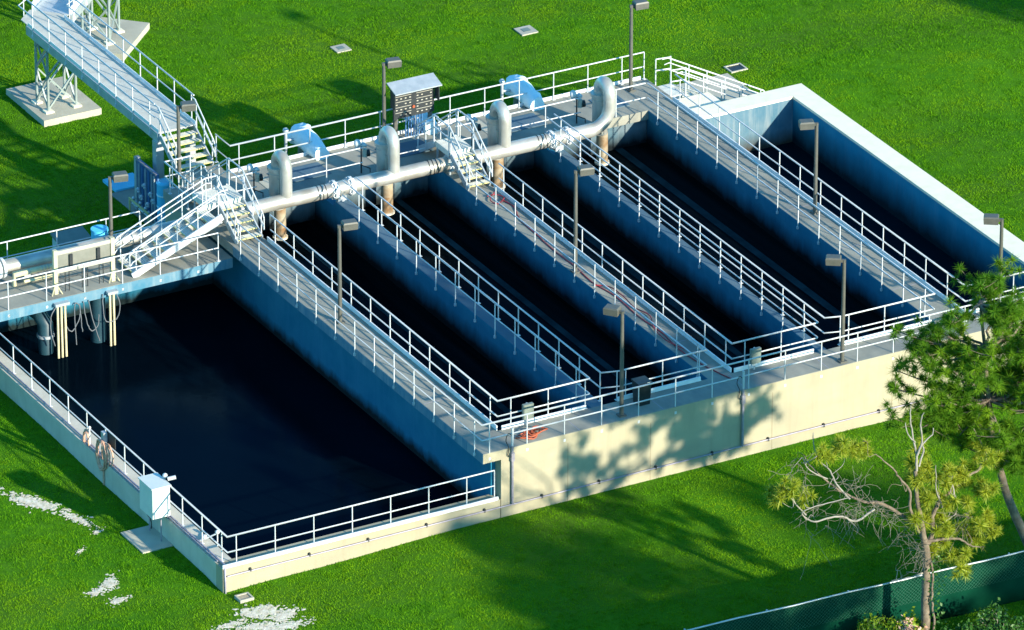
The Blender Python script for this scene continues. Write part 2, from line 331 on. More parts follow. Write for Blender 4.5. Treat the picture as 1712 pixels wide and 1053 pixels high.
part('rear_wall', 'beige', (9.6, 29, 23.1, 23.45, -.5, 2.3), (9.6, 9.9, 20.9, 23.1, -.5, 2.3), (28.7, 29.0, 20.4, 23.1, -.5, 2.3))
part('lower_deck', 'deck', (-6, 9.54, 18.12, 21.1, 1.84, 2.2))
part('slab_edge', 'fascia', (-6, 9.54, 18.10, 18.12, 1.83, 2.19))
part('basin_back_wall', 'interior', (-6, 10.06, 20.7, 21.05, -1, 1.84))
part('corner_slab', 'cap', (29.06, 30.6, 20.4, 21.6, 2.2, 2.52))
for yj in (4.2, 7.8, 11.4, 15.0):                                     # deck joints
    for x0, x1 in ((9.6, 10.77), (18.88, 19.72), (27.8, 28.92)): part('deck_joint', 'conduit', (x0, x1, yj-.01, yj+.01, H-.004, H+.001))
for xj in (13.2, 16.4, 19.6, 22.8, 26.0, 29.2): part('deck_joint', 'conduit', (xj-.01, xj+.01, .02, 1.26, H-.002, H+.002))
for x0, x1 in ((13.3, 15.3), (17.6, 19.4), (22.3, 24.0), (26.3, 27.4)):
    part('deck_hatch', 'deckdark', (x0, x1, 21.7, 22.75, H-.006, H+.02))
for x0 in (13.0, 17.3, 22.0):
    part('deck_slab_strip', 'pad', (x0-.28, x0+.05, 21.3, 23.2, H-.006, H+.012))
# white and blue toe boards
for x0, x1, y in ((10.95, 14.15, 1.30), (15.35, 18.55, 1.30), (19.85, 22.95, 1.30), (24.0, 27.6, 1.30), (29.1, 32.8, 1.30)):
    part('toe_board', 'toe', (x0, x1, y-.03, y+.01, H-.02, H+.15))
for x, y1 in ((10.80, 17.9), (19.76, 17.9), (28.95, 21.3)):
    part('toe_board', 'toe', (x-.02, x+.02, 1.34, y1, H-.02, H+.16))
part('toe_board', 'toe', (12.2, 28.85, 23.46, 23.5, H-.02, H+.12))
part('toe_board', 'toe', (-.085, 10.12, -.02, .03, .838, .96))

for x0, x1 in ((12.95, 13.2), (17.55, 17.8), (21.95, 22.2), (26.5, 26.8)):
    part('submerged_ledge', 'ledge', (x0, x1, .4, 21.2, 1.0, 1.304))  # thin dark teal strip along each channel, top just above the water
# ------------------------------------------------------------------ railings
POST = {}
def post_mesh(kind):
    if kind not in POST:
        b = MB()
        if kind == 'side':
            b.tube([(0, 0, -.24), (0, 0, 1.05)], .0215, 7); b.box(-.04, .04, -.03, .03, -.27, -.17)
        else:
            b.tube([(0, 0, 0), (0, 0, 1.05)], .0215, 7); b.box(-.06, .06, -.06, .06, 0, .015)
        POST[kind] = b.mesh('post', M['rail'])
    return POST[kind]
def railing(label, pts, z, kinds='side', starts=None, step=1.41, group=None, ends=True, mid=.50, toe=False, h=1.07):
    pts = [Vector((p[0], p[1], p[2] if len(p) > 2 else z)) for p in pts]
    r = thing('railing', label, 'railing', pts[0], group)
    r.empty_display_size = .1
    upv = Vector((0, 0, 1))
    MB().tube([p+upv*h for p in pts], .025, 8).build('top_rail', M['rail'], r)
    MB().tube([p+upv*mid for p in pts], .021, 8).build('mid_rail', M['rail'], r)
    for i in range(len(pts)-1):
        a, c = pts[i], pts[i+1]; Ln = (c-a).length; s0 = (starts[i] if starts else .3); kd = kinds if isinstance(kinds, str) else kinds[i]
        if s0 is None: continue
        s = s0
        while s < Ln-.05:
            p = a+(c-a)*(s/Ln); link('post', post_mesh(kd), r, p); s += step
    if ends == 'end' or ends == 'both': link('post', post_mesh('top'), r, pts[-1])
    return r
railing('low two-bar railing round the wide left basin along its side wall and front wall', [(.15, 18.0), (.15, .1), (10.03, .1)], .84, 'top', [.45, .32], ends='end', step=1.42)
railing('long outer railing along the left walkway edge and the top of the beige front wall', [(9.52, 17.6), (9.52, .02), (33.6, .02)], H, 'side', [.15, .28])
railing('railing around the first channel from the left, bordering the wide left walkway', [(10.82, 17.7), (10.82, 1.33), (14.3, 1.33), (14.32, 1.36), (14.32, 19.0)], H, ['top', 'top', 'top', 'side'], [.35, .5, None, .9])
railing('railing around the second channel, on the lamp post side of the front walkway', [(14.85, 19.0), (14.85, 1.52), (15.45, 1.36), (18.8, 1.33), (18.8, 17.5)], H, ['top', 'top', 'top', 'side'], [.5, .55, .25, .6])
railing('railing around the third channel, beside the walkway with the red hoses', [(19.78, 17.6), (19.78, 1.33), (23.12, 1.33), (23.14, 1.36), (23.14, 20.2)], H, ['top', 'top', 'top', 'side'], [.35, .5, None, .9])
railing('railing around the fourth channel, left of the wide right walkway', [(23.5, 20.3), (23.5, 1.52), (24.1, 1.36), (27.72, 1.33), (27.72, 21.0)], H, ['top', 'top', 'top', 'side'], [.5, .55, .25, .6])
railing('railing between the wide right walkway and the deep right basin', [(28.97, 21.2), (28.97, 1.33), (32.7, 1.33)], H, 'top', [.35, .5])
railing('long rear railing of the back deck overlooking the lawn', [(12.17, 24.55), (12.17, 23.42), (28.95, 23.42)], H, ['top', 'top'], [.05, .35], ends='both')
for (x0, x1, lb) in ((11.0, 12.0, 'left of the first pump column'), (13.0, 16.2, 'between the first and second pump columns'), (17.3, 18.7, 'right of the second pump column'),
                     (19.9, 20.7, 'left of the third pump column'), (21.8, 25.0, 'between the third and fourth pump columns'), (26.1, 27.65, 'right of the last pump column')):
    railing('short deck railing above the silver pipe '+lb, [(x0, 21.05), (x1, 21.05)], H, 'side', [.35 if x1-x0 > 1 else .2], group='short railings along the back deck front edge')
railing('railing on the stained edge of the lower deck above the left basin', [(-5.8, 18.13), (9.0, 18.13)], 2.2, 'side', [.95], step=1.45, ends='end')
railing('rear railing of the lower deck behind the big pipe', [(-5.8, 21.0), (7.4, 21.0)], 2.2, 'top', [.5], step=1.9, ends='end')
railing('small railing at the landing below the foot bridge stairs', [(10.6, 23.33), (9.55, 23.33), (9.55, 21.2)], H, 'top', [.05, .4], step=.7)

# ------------------------------------------------------------------ stairs
def flight(root, x, y, dx, dy, wd, z0, z1, n, run, rails=True, tagend=0):
    """flight climbing along (dx,dy) from the foot (x,y) at z0 to z1; width wd across"""
    d = Vector((dx, dy, 0)).normalized(); a = Vector((-d.y, d.x, 0)); p0 = Vector((x, y, z0)); p1 = p0+d*run*n+Vector((0, 0, z1-z0))
    for sg in (-1, 1):
        MB().bar(p0+a*sg*wd/2+Vector((0, 0, .02)), p1+a*sg*wd/2+Vector((0, 0, -.10)), .05, .24).build('stringer', M['alu'], root)
    rz = math.atan2(d.y, d.x); tm = MB()
    for kk in range(5): tm.box(-run*.5+kk*run*.2, -run*.5+kk*run*.2+run*.15, -wd/2+.04, wd/2-.04, -.03, 0)
    tm.box(-run*.5, run*.5, -wd/2+.03, -wd/2+.06, -.05, -.002); tm.box(-run*.5, run*.5, wd/2-.06, wd/2-.03, -.05, -.002)
    tme = tm.mesh('tread', M['tread']); nb = MB().box(-run*.5-.02, -run*.5-.002, -wd/2+.035, wd/2-.035, -.04, .004).mesh('nosing', M['nosing'])
    for kk in range(n):
        c = p0+d*run*(kk+.5)+Vector((0, 0, (z1-z0)*(kk+1)/(n+1)))
        o = link('tread', tme, root, c); o.rotation_euler = (0, 0, rz)
        q = bpy.data.objects.new('nosing', nb); COL.objects.link(q); q.parent = o
    for sg in (-1, 1):
        e = a*sg*(wd/2+.03); zz = Vector((0, 0, 1))
        f0, f1 = p0+e, p1+e
        for hh, rr in ((1.0, .027), (.55, .022)):
            MB().tube([f0-d*.12+zz*(hh-.16), f0+zz*hh, f1+zz*hh, f1+d*.25+zz*hh], rr, 7).build('handrail', M['rail'], root)
        e2 = a*sg*(wd/2-.05)
        MB().tube([p0+e2-d*.25+zz*.62, p0+e2+zz*.84, p1+e2+zz*.84, p1+e2+d*.2+zz*.80], .02, 7).build('grab_rail', M['rail'], root)
        MB().tube([f0-d*.12+zz*.84, f0-d*.12+zz*.39], .022, 7).build('post', M['rail'], root)
        k = max(2, int(round((f1-f0).length/1.0))+1)
        for i in range(k):
            c = f0+(f1-f0)*((i+.15)/(k-.7)); MB().tube([c-zz*.05, c+zz*1.0], .022, 7).build('post', M['rail'], root)
def platform(root, x0, x1, y0, y1, z, rails, legs=True):
    b = MB()
    n = int((y1-y0)/.09)
    for i in range(n): b.box(x0+.03, x1-.03, y0+(y1-y0)*i/n, y0+(y1-y0)*(i+.8)/n, z-.03, z)
    b.box(x0, x0+.05, y0, y1, z-.22, z-.002); b.box(x1-.05, x1, y0, y1, z-.22, z-.002); b.box(x0+.05, x1-.05, y0, y0+.05, z-.2, z-.031)
    b.build('platform', M['tread'], root)
    for (a, c) in rails:
        for hh, rr in ((1.0, .027), (.55, .022)): MB().tube([(*a, z+hh), (*c, z+hh)], rr, 7).build('handrail', M['rail'], root)
        for q in (a, c): MB().tube([(*q, z-.1), (*q, z+1.0)], .022, 7).build('post', M['rail'], root)
    if legs:
        for x in (x0+.06, x1-.06):
            for y in (y0+.1, y1-.1): MB().tube([(x, y, H), (x, y, z-.03)], .045, 8).build('leg', M['alu'], root)
t = thing('crossover_stairs', 'white stair and platform over the pipe between lower left deck and left walkway', 'stairs', (9.4, 18.8, H))
flight(t, 10.22, 18.12, 0, 1, .95, H, 3.68, 5, .29)
platform(t, 9.3, 10.72, 19.57, 20.7, 3.68, [((10.75, 19.6), (10.75, 20.7)), ((9.3, 19.62), (9.75, 19.62))])
flight(t, 5.85, 19.02, 1, 0, 1.15, 2.2, 3.68, 8, .43)
flight(t, 10.22, 22.15, 0, -1, .95, H, 3.68, 5, .29)
b = MB()
b.bar((5.8, 18.36, 2.24), (9.3, 18.36, 3.74), .06, .25); b.build('side_plate', M['rail'], t)
t = thing('crossover_stairs', 'white stair over the silver pipe onto the walkway with red hoses', 'stairs', (19.3, 18.2, H))
flight(t, 19.3, 18.15, 0, 1, .85, H, 3.6, 5, .27)
platform(t, 18.85, 19.75, 19.5, 20.6, 3.6, [((18.82, 19.5), (18.82, 20.6)), ((19.78, 19.5), (19.78, 20.6))])
flight(t, 19.3, 21.95, 0, -1, .85, H, 3.6, 5, .27)
t = thing('ground_stairs', 'white stair with many handrails from the back deck corner down to the lawn', 'stairs', (33, 22.3, .4))
flight(t, 33.6, 22.25, -1, 0, 1.0, .45, 2.62, 12, .335)
b = MB(); b.box(29.06, 29.62, 21.75, 22.75, 2.56, 2.6); b.build('platform', M['tread'], t)
for y in (21.7, 22.8):
    for hh in (1.0, .55): MB().tube([(29.08, y, 2.66+hh), (29.7, y, 2.62+hh)], .026, 7).build('handrail', M['rail'], t)
    for x in (29.08, 29.7): MB().tube([(x, y, 2.5), (x, y, 3.66)], .024, 7).build('post', M['rail'], t)
for x, y in ((31.2, 21.8), (31.2, 22.7)): MB().tube([(x, y, .3), (x, y, 1.8)], .05, 8).build('leg', M['alu'], t)

# ------------------------------------------------------------------ foot bridge
BZ = 3.66
br = thing('foot_bridge', 'long white foot bridge with a pale deck plate turning diagonally at its far end', 'bridge', (11.24, 26, .4))
D45 = Vector((1, 1, 0)).normalized(); A45 = Vector((-1, 1, 0)).normalized(); J0 = Vector((11.24, 36.45, BZ))
b = MB(); b.box(10.53, 11.95, 25.75, 36.2, BZ-.03, BZ); b.prism([(10.53, 36.2), (11.95, 36.2), (12.25, 36.55), (11.2, 37.6), (10.53, 36.95)], BZ-.03, BZ); b.build('deck_plate', M['grate'], br)
e0, e1 = J0+D45*.75, J0+D45*14
b = MB(); b.bar(e0-Vector((0, 0, .0165)), e1-Vector((0, 0, .0165)), 1.48, .03); b.build('deck_plate', M['alu'], br)
for x in (10.5, 11.98):
    MB().bar((x, 25.7, BZ-.19), (x, 36.4, BZ-.19), .08, .34).build('girder', M['alu'], br)
    MB().bar((x, 25.7, BZ+.075), (x, 36.3, BZ+.075), .02, .13).build('toe_board', M['toe'], br)
for sg in (-1, 1):
    MB().bar(e0+A45*.76*sg-Vector((0, 0, .19)), e1+A45*.76*sg-Vector((0, 0, .19)), .08, .34).build('girder', M['alu'], br)
    MB().bar(e0+A45*.75*sg+Vector((0, 0, .16)), e1+A45*.75*sg+Vector((0, 0, .16)), .02, .30).build('toe_board', M['toe'], br)
b = MB()
for i in range(9): b.box(10.54, 11.94, 26+i*1.25, 26.07+i*1.25, BZ-.2, BZ-.035)
b.build('cross_beam', M['alu'], br)
def brail(pts, s0, step=1.36):
    pts = [Vector(p) for p in pts]; zz = Vector((0, 0, 1))
    MB().tube([p+zz*1.07 for p in pts], .027, 8).build('top_rail', M['rail'], br); MB().tube([p+zz*.55 for p in pts], .022, 8).build('mid_rail', M['rail'], br)
    for a, c in zip(pts, pts[1:]):
        Ln = (c-a).length; s = s0
        while s < Ln: link('post', post_mesh('side'), br, a+(c-a)*(s/Ln)); s += step
brail([(10.46, 25.9, BZ), (10.46, 37.0, BZ), tuple(J0+A45*.8+D45*.75), tuple(J0+A45*.8+D45*13)], .4)
brail([(12.02, 25.9, BZ), (12.02, 36.2, BZ), tuple(J0-A45*.8+D45*.8), tuple(J0-A45*.8+D45*13)], .2)
flight(br, 11.24, 24.3, 0, 1, 1.38, H, BZ, 5, .28)
b = MB(); b.box(10.42, 10.72, 25.75, 26.05, .3, BZ-.37); b.build('end_column', M['alu'], br)
b = MB(); b.box(11.72, 11.98, 25.75, 26.05, .3, BZ-.37); b.build('end_column', M['alu'], br)
def tower(label, c, d, a, sx, sy, z0, z1):
    t = thing('support_tower', label, 'tower', (c.x, c.y, z0)); L4 = {}
    for i in (-1, 1):
        for j in (-1, 1):
            p = c+a*sx/2*i+d*sy/2*j; L4[i, j] = p
            MB().tube([(p.x, p.y, z0), (p.x, p.y, z1)], .055, 8).build('leg', M['tower'], t)
            MB().box(p.x-.16, p.x+.16, p.y-.16, p.y+.16, z0-.004, z0+.06).build('base_plate', M['cap'], t)
    def br2(p, q):
        for (za, zb) in ((z0+.1, (z0+z1)/2+.1), ((z0+z1)/2+.1, z1-.05)):
            MB().bar((p.x, p.y, za), (q.x, q.y, zb), .06, .06).build('brace', M['tower'], t); MB().bar((q.x, q.y, za), (p.x, p.y, zb), .055, .055).build('brace', M['tower'], t)
    br2(L4[-1, -1], L4[1, -1]); br2(L4[-1, 1], L4[1, 1]); br2(L4[-1, -1], L4[-1, 1]); br2(L4[1, -1], L4[1, 1])
    return t
X3, Y3 = Vector((1, 0, 0)), Vector((0, 1, 0))
tower('braced steel tower under the near straight part of the foot bridge', Vector((11.24, 35.6, 0)), Y3, X3, 1.12, .95, .66, BZ-.36)
tower('braced steel tower on the diagonal concrete pad under the far bridge arm', Vector((15.35, 40.3, 0)), D45, A45, 1.05, 1.1, .66, BZ-.36)
b = MB(); b.box(10.2, 12.52, 34.5, 37.7, .2, .655); tag(b.build('concrete_pad', M['pad']), 'square concrete pad under the near bridge tower', 'concrete pad')
c = Vector((15.35, 40.5, 0)); q = [c+D45*i+A45*j for i, j in ((-1.5, -1.5), (1.5, -1.5), (1.5, 1.5), (-1.5, 1.5))]
b = MB(); b.prism([(p.x, p.y) for p in q], .2, .655); tag(b.build('concrete_pad', M['pad']), 'concrete pad turned diagonally under the far bridge tower', 'concrete pad')

# ------------------------------------------------------------------ lamps
def lamp(label, x, y, z, h, ang):
    t = thing('lamp_post', label, 'lamp post', (x, y, z), 'square lamp posts around the tank')
    MB().box(x-.13, x+.13, y-.13, y+.13, z, z+.05).build('base_plate', M['pole'], t)
    b = MB(); b.tube([(x, y, z+.03), (x, y, z+h)], .062, 10, rs=[.075, .06]); b.build('pole', M['pole'], t)
    d = Vector((math.cos(ang), math.sin(ang), 0)); a = Vector((-d.y, d.x, 0)); p = Vector((x, y, z+h-.04))
    b = MB(); b.bar(p-d*.06, p+d*.16, .09, .10); b.build('arm', M['pole'], t)
    hd = MB(); v = []
    for zz, k in ((-.12, .95), (.10, 1.0), (.15, .86)):
        for i, j in ((0, -1), (1, -1), (1, 1), (0, 1)):
            cx = .36 + (i-.5)*.52*k; v.append(p+d*cx+a*j*.18*k+Vector((0, 0, zz)))
    hd.add(v, [(3, 2, 1, 0), (8, 9, 10, 11)]+[(r*4+i, r*4+(i+1) % 4, r*4+4+(i+1) % 4, r*4+4+i) for r in (0, 1) for i in range(4)])
    ho = hd.build('lamp_head', M['pole'], t)
    lb = MB(); q = p+d*.38; lb.bar(q-d*.22-Vector((0, 0, .125)), q+d*.22-Vector((0, 0, .125)), .28, .012); lb.build('lens', M['tag'], ho)
lamp('lamp post standing on the lower left deck beside the blue barrel', 6.0, 20.4, 2.2, 2.95, -.25)
lamp('lamp post at the foot of the bridge stairs behind the long white stair', 10.45, 24.0, H, 2.75, -.3)
lamp('lamp post halfway along the wide left walkway', 10.02, 11.0, H, 3.65, -.2)
lamp('lamp post on the back deck left of the instrument panel', 18.2, 23.2, H, 3.05, -.2)
lamp('lamp post on the walkway with the red hoses', 18.95, 10.6, H, 3.85, -.2)
lamp('lamp post on the front walkway beside the black bin', 14.95, .3, H, 3.85, math.pi-.9)
lamp('tallest looking lamp post at the right end of the back deck', 28.05, 22.8, H, 3.35, -.1)
lamp('lamp post halfway along the wide right walkway', 28.62, 10.75, H, 3.45, math.pi-.35)
lamp('lamp post on the front walkway by the fourth channel', 23.45, .25, H, 3.8, math.pi-.6)
lamp('lamp post at the far right end behind the pine crown', 29.65, .25, H, 3.9, math.pi-.6)

# ------------------------------------------------------------------ header pipe and pump columns
YP, ZP = 19.75, 3.05
hp = thing('header_pipe', 'long silver pipe running across the heads of the four channels', 'pipe', (10.9, YP, ZP))
arc = [(25.6, YP-.02, ZP)]
MB().tube([(10.2, YP, ZP), (24.75, YP, ZP)], .26, 20).build('pipe_run', M['pipe'], hp)
BOLT = MB().tube([(-.1, 0, 0), (.1, 0, 0)], .028, 6).mesh('bolt', M['alu'])
for x in (14.35, 15.0, 19.0, 23.05, 23.7):
    b = MB(); b.tube([(x-.05, YP, ZP), (x+.05, YP, ZP)], .35, 18); b.tube([(x-.13, YP, ZP), (x+.13, YP, ZP)], .285, 18)
    fl = b.build('flange', M['rail'], hp)
    for k in range(10):
        t_ = 2*math.pi*k/10; link('bolt', BOLT, fl, (x, YP+.31*math.cos(t_), ZP+.31*math.sin(t_)))
for x0 in (13.7, 18.1, 22.5):
    b = MB()
    for k in range(3): b.tube([(x0+.15*k+.03*math.sin(j), YP+.275*math.cos(j*.55), ZP+.275*math.sin(j*.55)) for j in range(12)], .012, 5)
    b.build('cable_wrap', M['cable'], hp)
for x in (14.6, 23.3):
    b = MB(); b.box(x-.16, x+.16, YP-.22, YP+.22, H-.02, ZP-.22); b.tube([(x, YP-.28, H+.02), (x, YP+.28, H+.02)], .05, 8); b.build('pipe_saddle', M['alu'], hp)
for i, x in enumerate((12.5, 16.75, 21.2, 25.45)):
    lb = ('first from the left', 'second from the left', 'third from the left', 'last on the right, whose bend sweeps into the pipe end')[i]
    p = thing('pump_column', 'silver pump column with a tall U bend, '+lb, 'pump', (x, 20.45, 1.3), 'pump columns on the header pipe')
    yc = 20.45
    MB().tube([(x, yc, 2.5), (x, yc, 4.08)], .28, 18).build('column', M['pipe'], p)
    b = MB(); b.tube([(x, yc, 3.98), (x, yc, 4.10)], .35, 18); b.tube([(x, yc, 3.8), (x, yc, 3.86)], .30, 18); b.build('flange', M['pipe'], p)
    b = MB(); R_ = (yc-YP)/2; pts = [(x, yc, 4.05)]+[(x, yc-R_+R_*math.cos(t_), 4.2+R_*1.12*math.sin(t_)) for t_ in np.linspace(0, math.pi, 13)]
    if i < 3: pts += [(x, YP, 3.9), (x, YP, 3.05)]; b.tube(pts, .215, 16)
    else:
        pts = pts[:]
        xs_, zz_ = x, 3.9
        pts += [(x-(.8-.8*math.cos(t_)), YP, 3.85-.8*math.sin(t_)) for t_ in np.linspace(0, math.pi/2, 10)]+[(24.6, YP, ZP)]
        b.tube(pts, .235, 18)
    b.build('bend', M['pipe'], p)
    MB().tube([(x+.1, yc, 2.5), (x+.1, yc, 1.1)], .21, 16).build('lower_column', M['rusty'], p)
    b = MB(); b.tube([(x+.1, yc, 1.28), (x+.1, yc, 1.36)], .27, 16); b.build('ring', M['cap'], p)
    b = MB(); b.tube([(x-.1, yc-.34, 2.6), (x-.1, yc-.34, 3.7)], .035, 8); b.build('sight_tube', M['tag'], p)
    # valve actuator on its stand
    v = thing('valve_actuator', 'small white valve actuator on a thin stand, beside the pump column '+lb.split(',')[0], 'valve', (x-.55, 21.2, H), 'valve actuators on the back deck')
    xa, ya = x-.5, 21.25
    b = MB(); b.tube([(xa, ya, H), (xa, ya, H+1.0)], .028, 8); b.tube([(xa, ya, H+.3), (xa+.3, ya-.1, H+.15), (xa+.3, ya-.1, H)], .018, 6); b.build('stand', M['cable'], v)
    b = MB(); b.ball((xa-.15, ya, H+1.18), .13, (1, 1, 1.15)); b.tube([(xa-.15, ya, H+1.0), (xa-.15, ya, H+1.3)], .08, 10); b.ball((xa+.08, ya-.02, H+1.08), .10); b.tube([(xa-.15, ya, H+1.1), (xa+.2, ya, H+1.02)], .06, 8); b.build('housing', M['rail'], v)
    b = MB(); b.tube([(xa+.12, ya-.03, H+.62), (xa+.12, ya-.03, H+.92)], .085, 10); b.build('motor', M['tag'], v)
    b = MB(); b.tube([(xa+.2, ya-.03, H+.74), (xa+.3, ya-.05, H+.74)], .13, 12); b.build('hand_wheel', M['black'], v)
# blower motors under blue covers behind the rear railing
for i, x in enumerate((15.55, 20.0, 24.3)):
    lb = ('left of the instrument panel', 'behind the instrument panel', 'on the right')[i]
    v = thing('covered_motor', 'bulky motor wrapped in a pale blue cover, '+lb, 'motor', (x, 24.2, .4), 'blue covered motors behind the back deck')
    b = MB(); y_ = [24.9, 24.75, 24.4, 23.9, 23.6, 23.3, 22.9]; r_ = [.22, .36, .40, .38, .35, .33, .29]
    z_ = [2.98, 2.98, 2.98, 2.95, 2.9, 2.88, 2.86]
    b.tube([(x+.02*math.sin(k*2), yy, zz) for k, (yy, zz) in enumerate(zip(y_, z_))], .4, 14, rs=r_); b.ball((x-.16, 24.6, 2.9), .30); b.ball((x+.14, 24.5, 3.1), .26); b.ball((x-.1, 24.2, 3.12), .22)
    b.v = [(a_+.035*math.sin(9*c_+5*b_+i), b_, c_+.035*math.sin(11*a_+8*b_+2*i)) for a_, b_, c_ in b.v]; b.build('cover', M['tarp'], v)
    b = MB(); b.tube([(x, 24.3, .35), (x, 24.3, 2.65)], .22, 12); b.box(x-.4, x+.4, 24.0, 24.6, .3, .48); b.build('pedestal', M['grey'], v)
    b = MB(); b.tube([(x-.72, 24.3, .35), (x-.72, 24.3, 3.35)], .06, 8); b.ball((x-.72, 24.3, 3.38), .11); b.tube([(x-.72, 24.3, 3.0), (x-.3, 24.3, 2.95)], .05, 8); b.build('junction_pipe', M['alu'], v)

# ------------------------------------------------------------------ instrument panel
pn = thing('instrument_panel', 'dark instrument board with rows of white plates under a sloped metal hood', 'control panel', (19.3, 23.1, H))
for x in (18.62, 20.02): b = MB(); b.box(x-.07, x+.07, 23.1, 23.2, H, 4.62); b.build('leg', M['pole'], pn)
b = MB(); b.box(18.5, 20.12, 23.02, 23.1, 3.5, 4.62); b.build('board', M['board'], pn)
b = MB(); v = [(18.36, 22.62, 4.66), (20.24, 22.62, 4.66), (20.24, 23.3, 4.86), (18.36, 23.3, 4.86)]; b.add(v+[(x, y, z-.04) for x, y, z in v], [(0, 1, 2, 3), (7, 6, 5, 4), (0, 4, 5, 1), (1, 5, 6, 2), (2, 6, 7, 3), (3, 7, 4, 0)]); b.build('hood', M['alu'], pn)
for x in (18.4, 20.17): MB().box(x, x+.03, 22.75, 23.1, 4.0, 4.66).build('side_wing', M['board'], pn)
tg = MB().box(-.034, .034, -.012, 0, -.018, .018).mesh('instrument_plate', M['tag']); tg2 = MB().box(-.32, .32, -.010, 0, -.008, .008).mesh('plate_strip', M['tag'])
for hx in (18.88, 19.72):
    for r_ in range(4):
        link('plate_strip', tg2, pn, (hx, 23.018, 4.36-.21*r_))
        for c_ in range(4):
            if (r_*5+c_*3+int(hx*10)) % 7 == 0: continue
            link('instrument_plate', tg, pn, (hx-.27+.18*c_, 23.018, 4.26-.21*r_))
for k in range(9): link('instrument_plate', tg, pn, (18.6+.18*k, 23.018, 4.52+.03*((k*7) % 3-1)))
b = MB(); b.tube([(19.28, 23.015, 3.87), (19.28, 22.97, 3.87)], .055, 10); b.build('alarm_button', M['orange'], pn)
b = MB()
for k in range(7): b.tube([(19.0+.11*k, 23.06, 3.5), (19.0+.11*k, 23.08, H)], .028, 6)
b.build('conduit_bundle', M['bluedk'], pn)

# ------------------------------------------------------------------ lower left deck equipment
lp = thing('flanged_pipe', 'thick silver pipe lying along the lower left deck behind the gate frame', 'pipe', (1, 20.2, 2.2))
MB().tube([(-5.8, 20.25, 2.72), (8.6, 20.25, 2.72), (9.0, 20.3, 2.65), (9.3, 20.6, 2.4)], .27, 18).build('pipe_run', M['pipe'], lp)
for x in (1.55, 1.72): MB().tube([(x-.05, 20.25, 2.72), (x+.05, 20.25, 2.72)], .37, 18).build('flange', M['rail'], lp)
for x in (-2, 2.6, 6.8): b = MB(); b.box(x-.12, x+.12, 20.05, 20.45, 2.2, 2.5); b.build('pipe_saddle', M['alu'], lp)
sp = thing('drain_pipe', 'thin cream pipe with couplings beside the thick silver pipe', 'pipe', (2, 19.6, 2.2))
MB().tube([(1.95, 19.75, 2.2), (1.95, 19.75, 2.62), (3.6, 19.75, 2.62)], .085, 10).build('upper_run', M['pvc'], sp); MB().tube([(2.25, 19.6, 2.34), (3.6, 19.6, 2.34)], .06, 10).build('lower_run', M['pvc'], sp)
for x in (2.2, 2.5, 3.0, 3.12, 3.24): MB().tube([(x-.03, 19.75, 2.62), (x+.03, 19.75, 2.62)], .11, 10).build('coupling', M['tag'], sp)
gf = thing('gate_frame', 'white lifting frame with two cream posts and grey plates on the lower left deck', 'gate frame', (4, 18.5, 2.2))
for x in (2.92, 5.1): b = MB(); b.box(x-.07, x+.07, 18.42, 18.56, 2.2, 3.85); b.build('upright', M['pvc'], gf)
b = MB()
for x in (2.92, 5.1):
    for dx in (-.2, .2): b.bar((x+dx, 18.35, 2.2), (x, 18.48, 2.6), .03, .03)
b.build('foot_brace', M['pvc'], gf)
b = MB(); b.box(2.99, 5.03, 18.44, 18.54, 3.66, 3.80); b.box(2.99, 5.03, 18.42, 18.56, 2.98, 3.14); b.build('cross_beam', M['tag'], gf)
b = MB(); b.box(2.99, 5.03, 18.47, 18.50, 3.14, 3.66); b.build('back_plate', M['plate'], gf)
for x in (3.5, 4.55): b = MB(); b.box(x-.06, x+.06, 18.40, 18.46, 3.15, 3.6); b.build('hand_jack', M['board'], gf)
b = MB(); b.tube([(2.99, 18.48, 2.72), (5.03, 18.48, 2.72)], .02, 6)
for x in (3.3, 3.45, 3.95, 4.05, 4.15, 4.6, 4.75): b.tube([(x, 18.5, 2.2), (x, 18.5, 2.98)], .018, 6)
b.build('guide_rods', M['board'], gf)
jb = thing('utility_box', 'low grey utility box with a slanted lid behind the lower deck railing', 'box', (6.4, 24.5, .4))
b = MB(); b.box(5.85, 7.0, 24.15, 24.85, .3, 1.0); b.build('body', M['paleg'], jb)
b = MB(); v = [(5.8, 24.1, 1.0), (7.05, 24.1, 1.0), (7.05, 24.9, 1.14), (5.8, 24.9, 1.14)]; b.add([(x, y, z-.05) for x, y, z in v]+[(x, y, z+.02) for x, y, z in v], [(3, 2, 1, 0), (4, 5, 6, 7)]+[(i, (i+1) % 4, 4+(i+1) % 4, 4+i) for i in range(4)]); b.build('lid', M['grey'], jb)
ba = thing('blue_barrel', 'short blue barrel behind the lamp post on the lower deck', 'barrel', (5.8, 20.9, 2.2))
MB().tube([(5.8, 20.9, 2.2), (5.8, 20.9, 2.3), (5.8, 20.9, 2.62), (5.8, 20.9, 2.95)], .3, 20, rs=[.28, .3, .31, .29]).build('body', M['blue'], ba); MB().tube([(5.8, 20.9, 2.95), (5.8, 20.9, 3.02)], .31, 20).build('lid', M['blue'], ba)
bt = thing('pressure_vessel', 'tall bright blue upright tank with pale bands beside the pipe rack', 'tank', (10.3, 24.9, .45))
MB().tube([(10.3, 24.9, .45), (10.3, 24.9, 2.1)], .28, 20).build('shell', M['blue'], bt)
b = MB(); b.tube([(10.3, 24.9, 2.1), (10.3, 24.9, 2.16), (10.3, 24.9, 2.2)], .3, 20, rs=[.30, .29, .2]); b.build('cap', M['blue'], bt)
for z in (.75, 1.2, 1.65): MB().tube([(10.3, 24.9, z), (10.3, 24.9, z+.05)], .295, 20).build('band', M['tarp'], bt)
rk = thing('pipe_rack', 'blue rack of dosing pipes and valves standing on a slab behind the stair', 'pipe rack', (10.0, 25.6, .45))
b = MB(); b.box(10.06, 10.12, 24.95, 26.55, .5, 2.45); b.build('back_panel', M['bluedk'], rk)
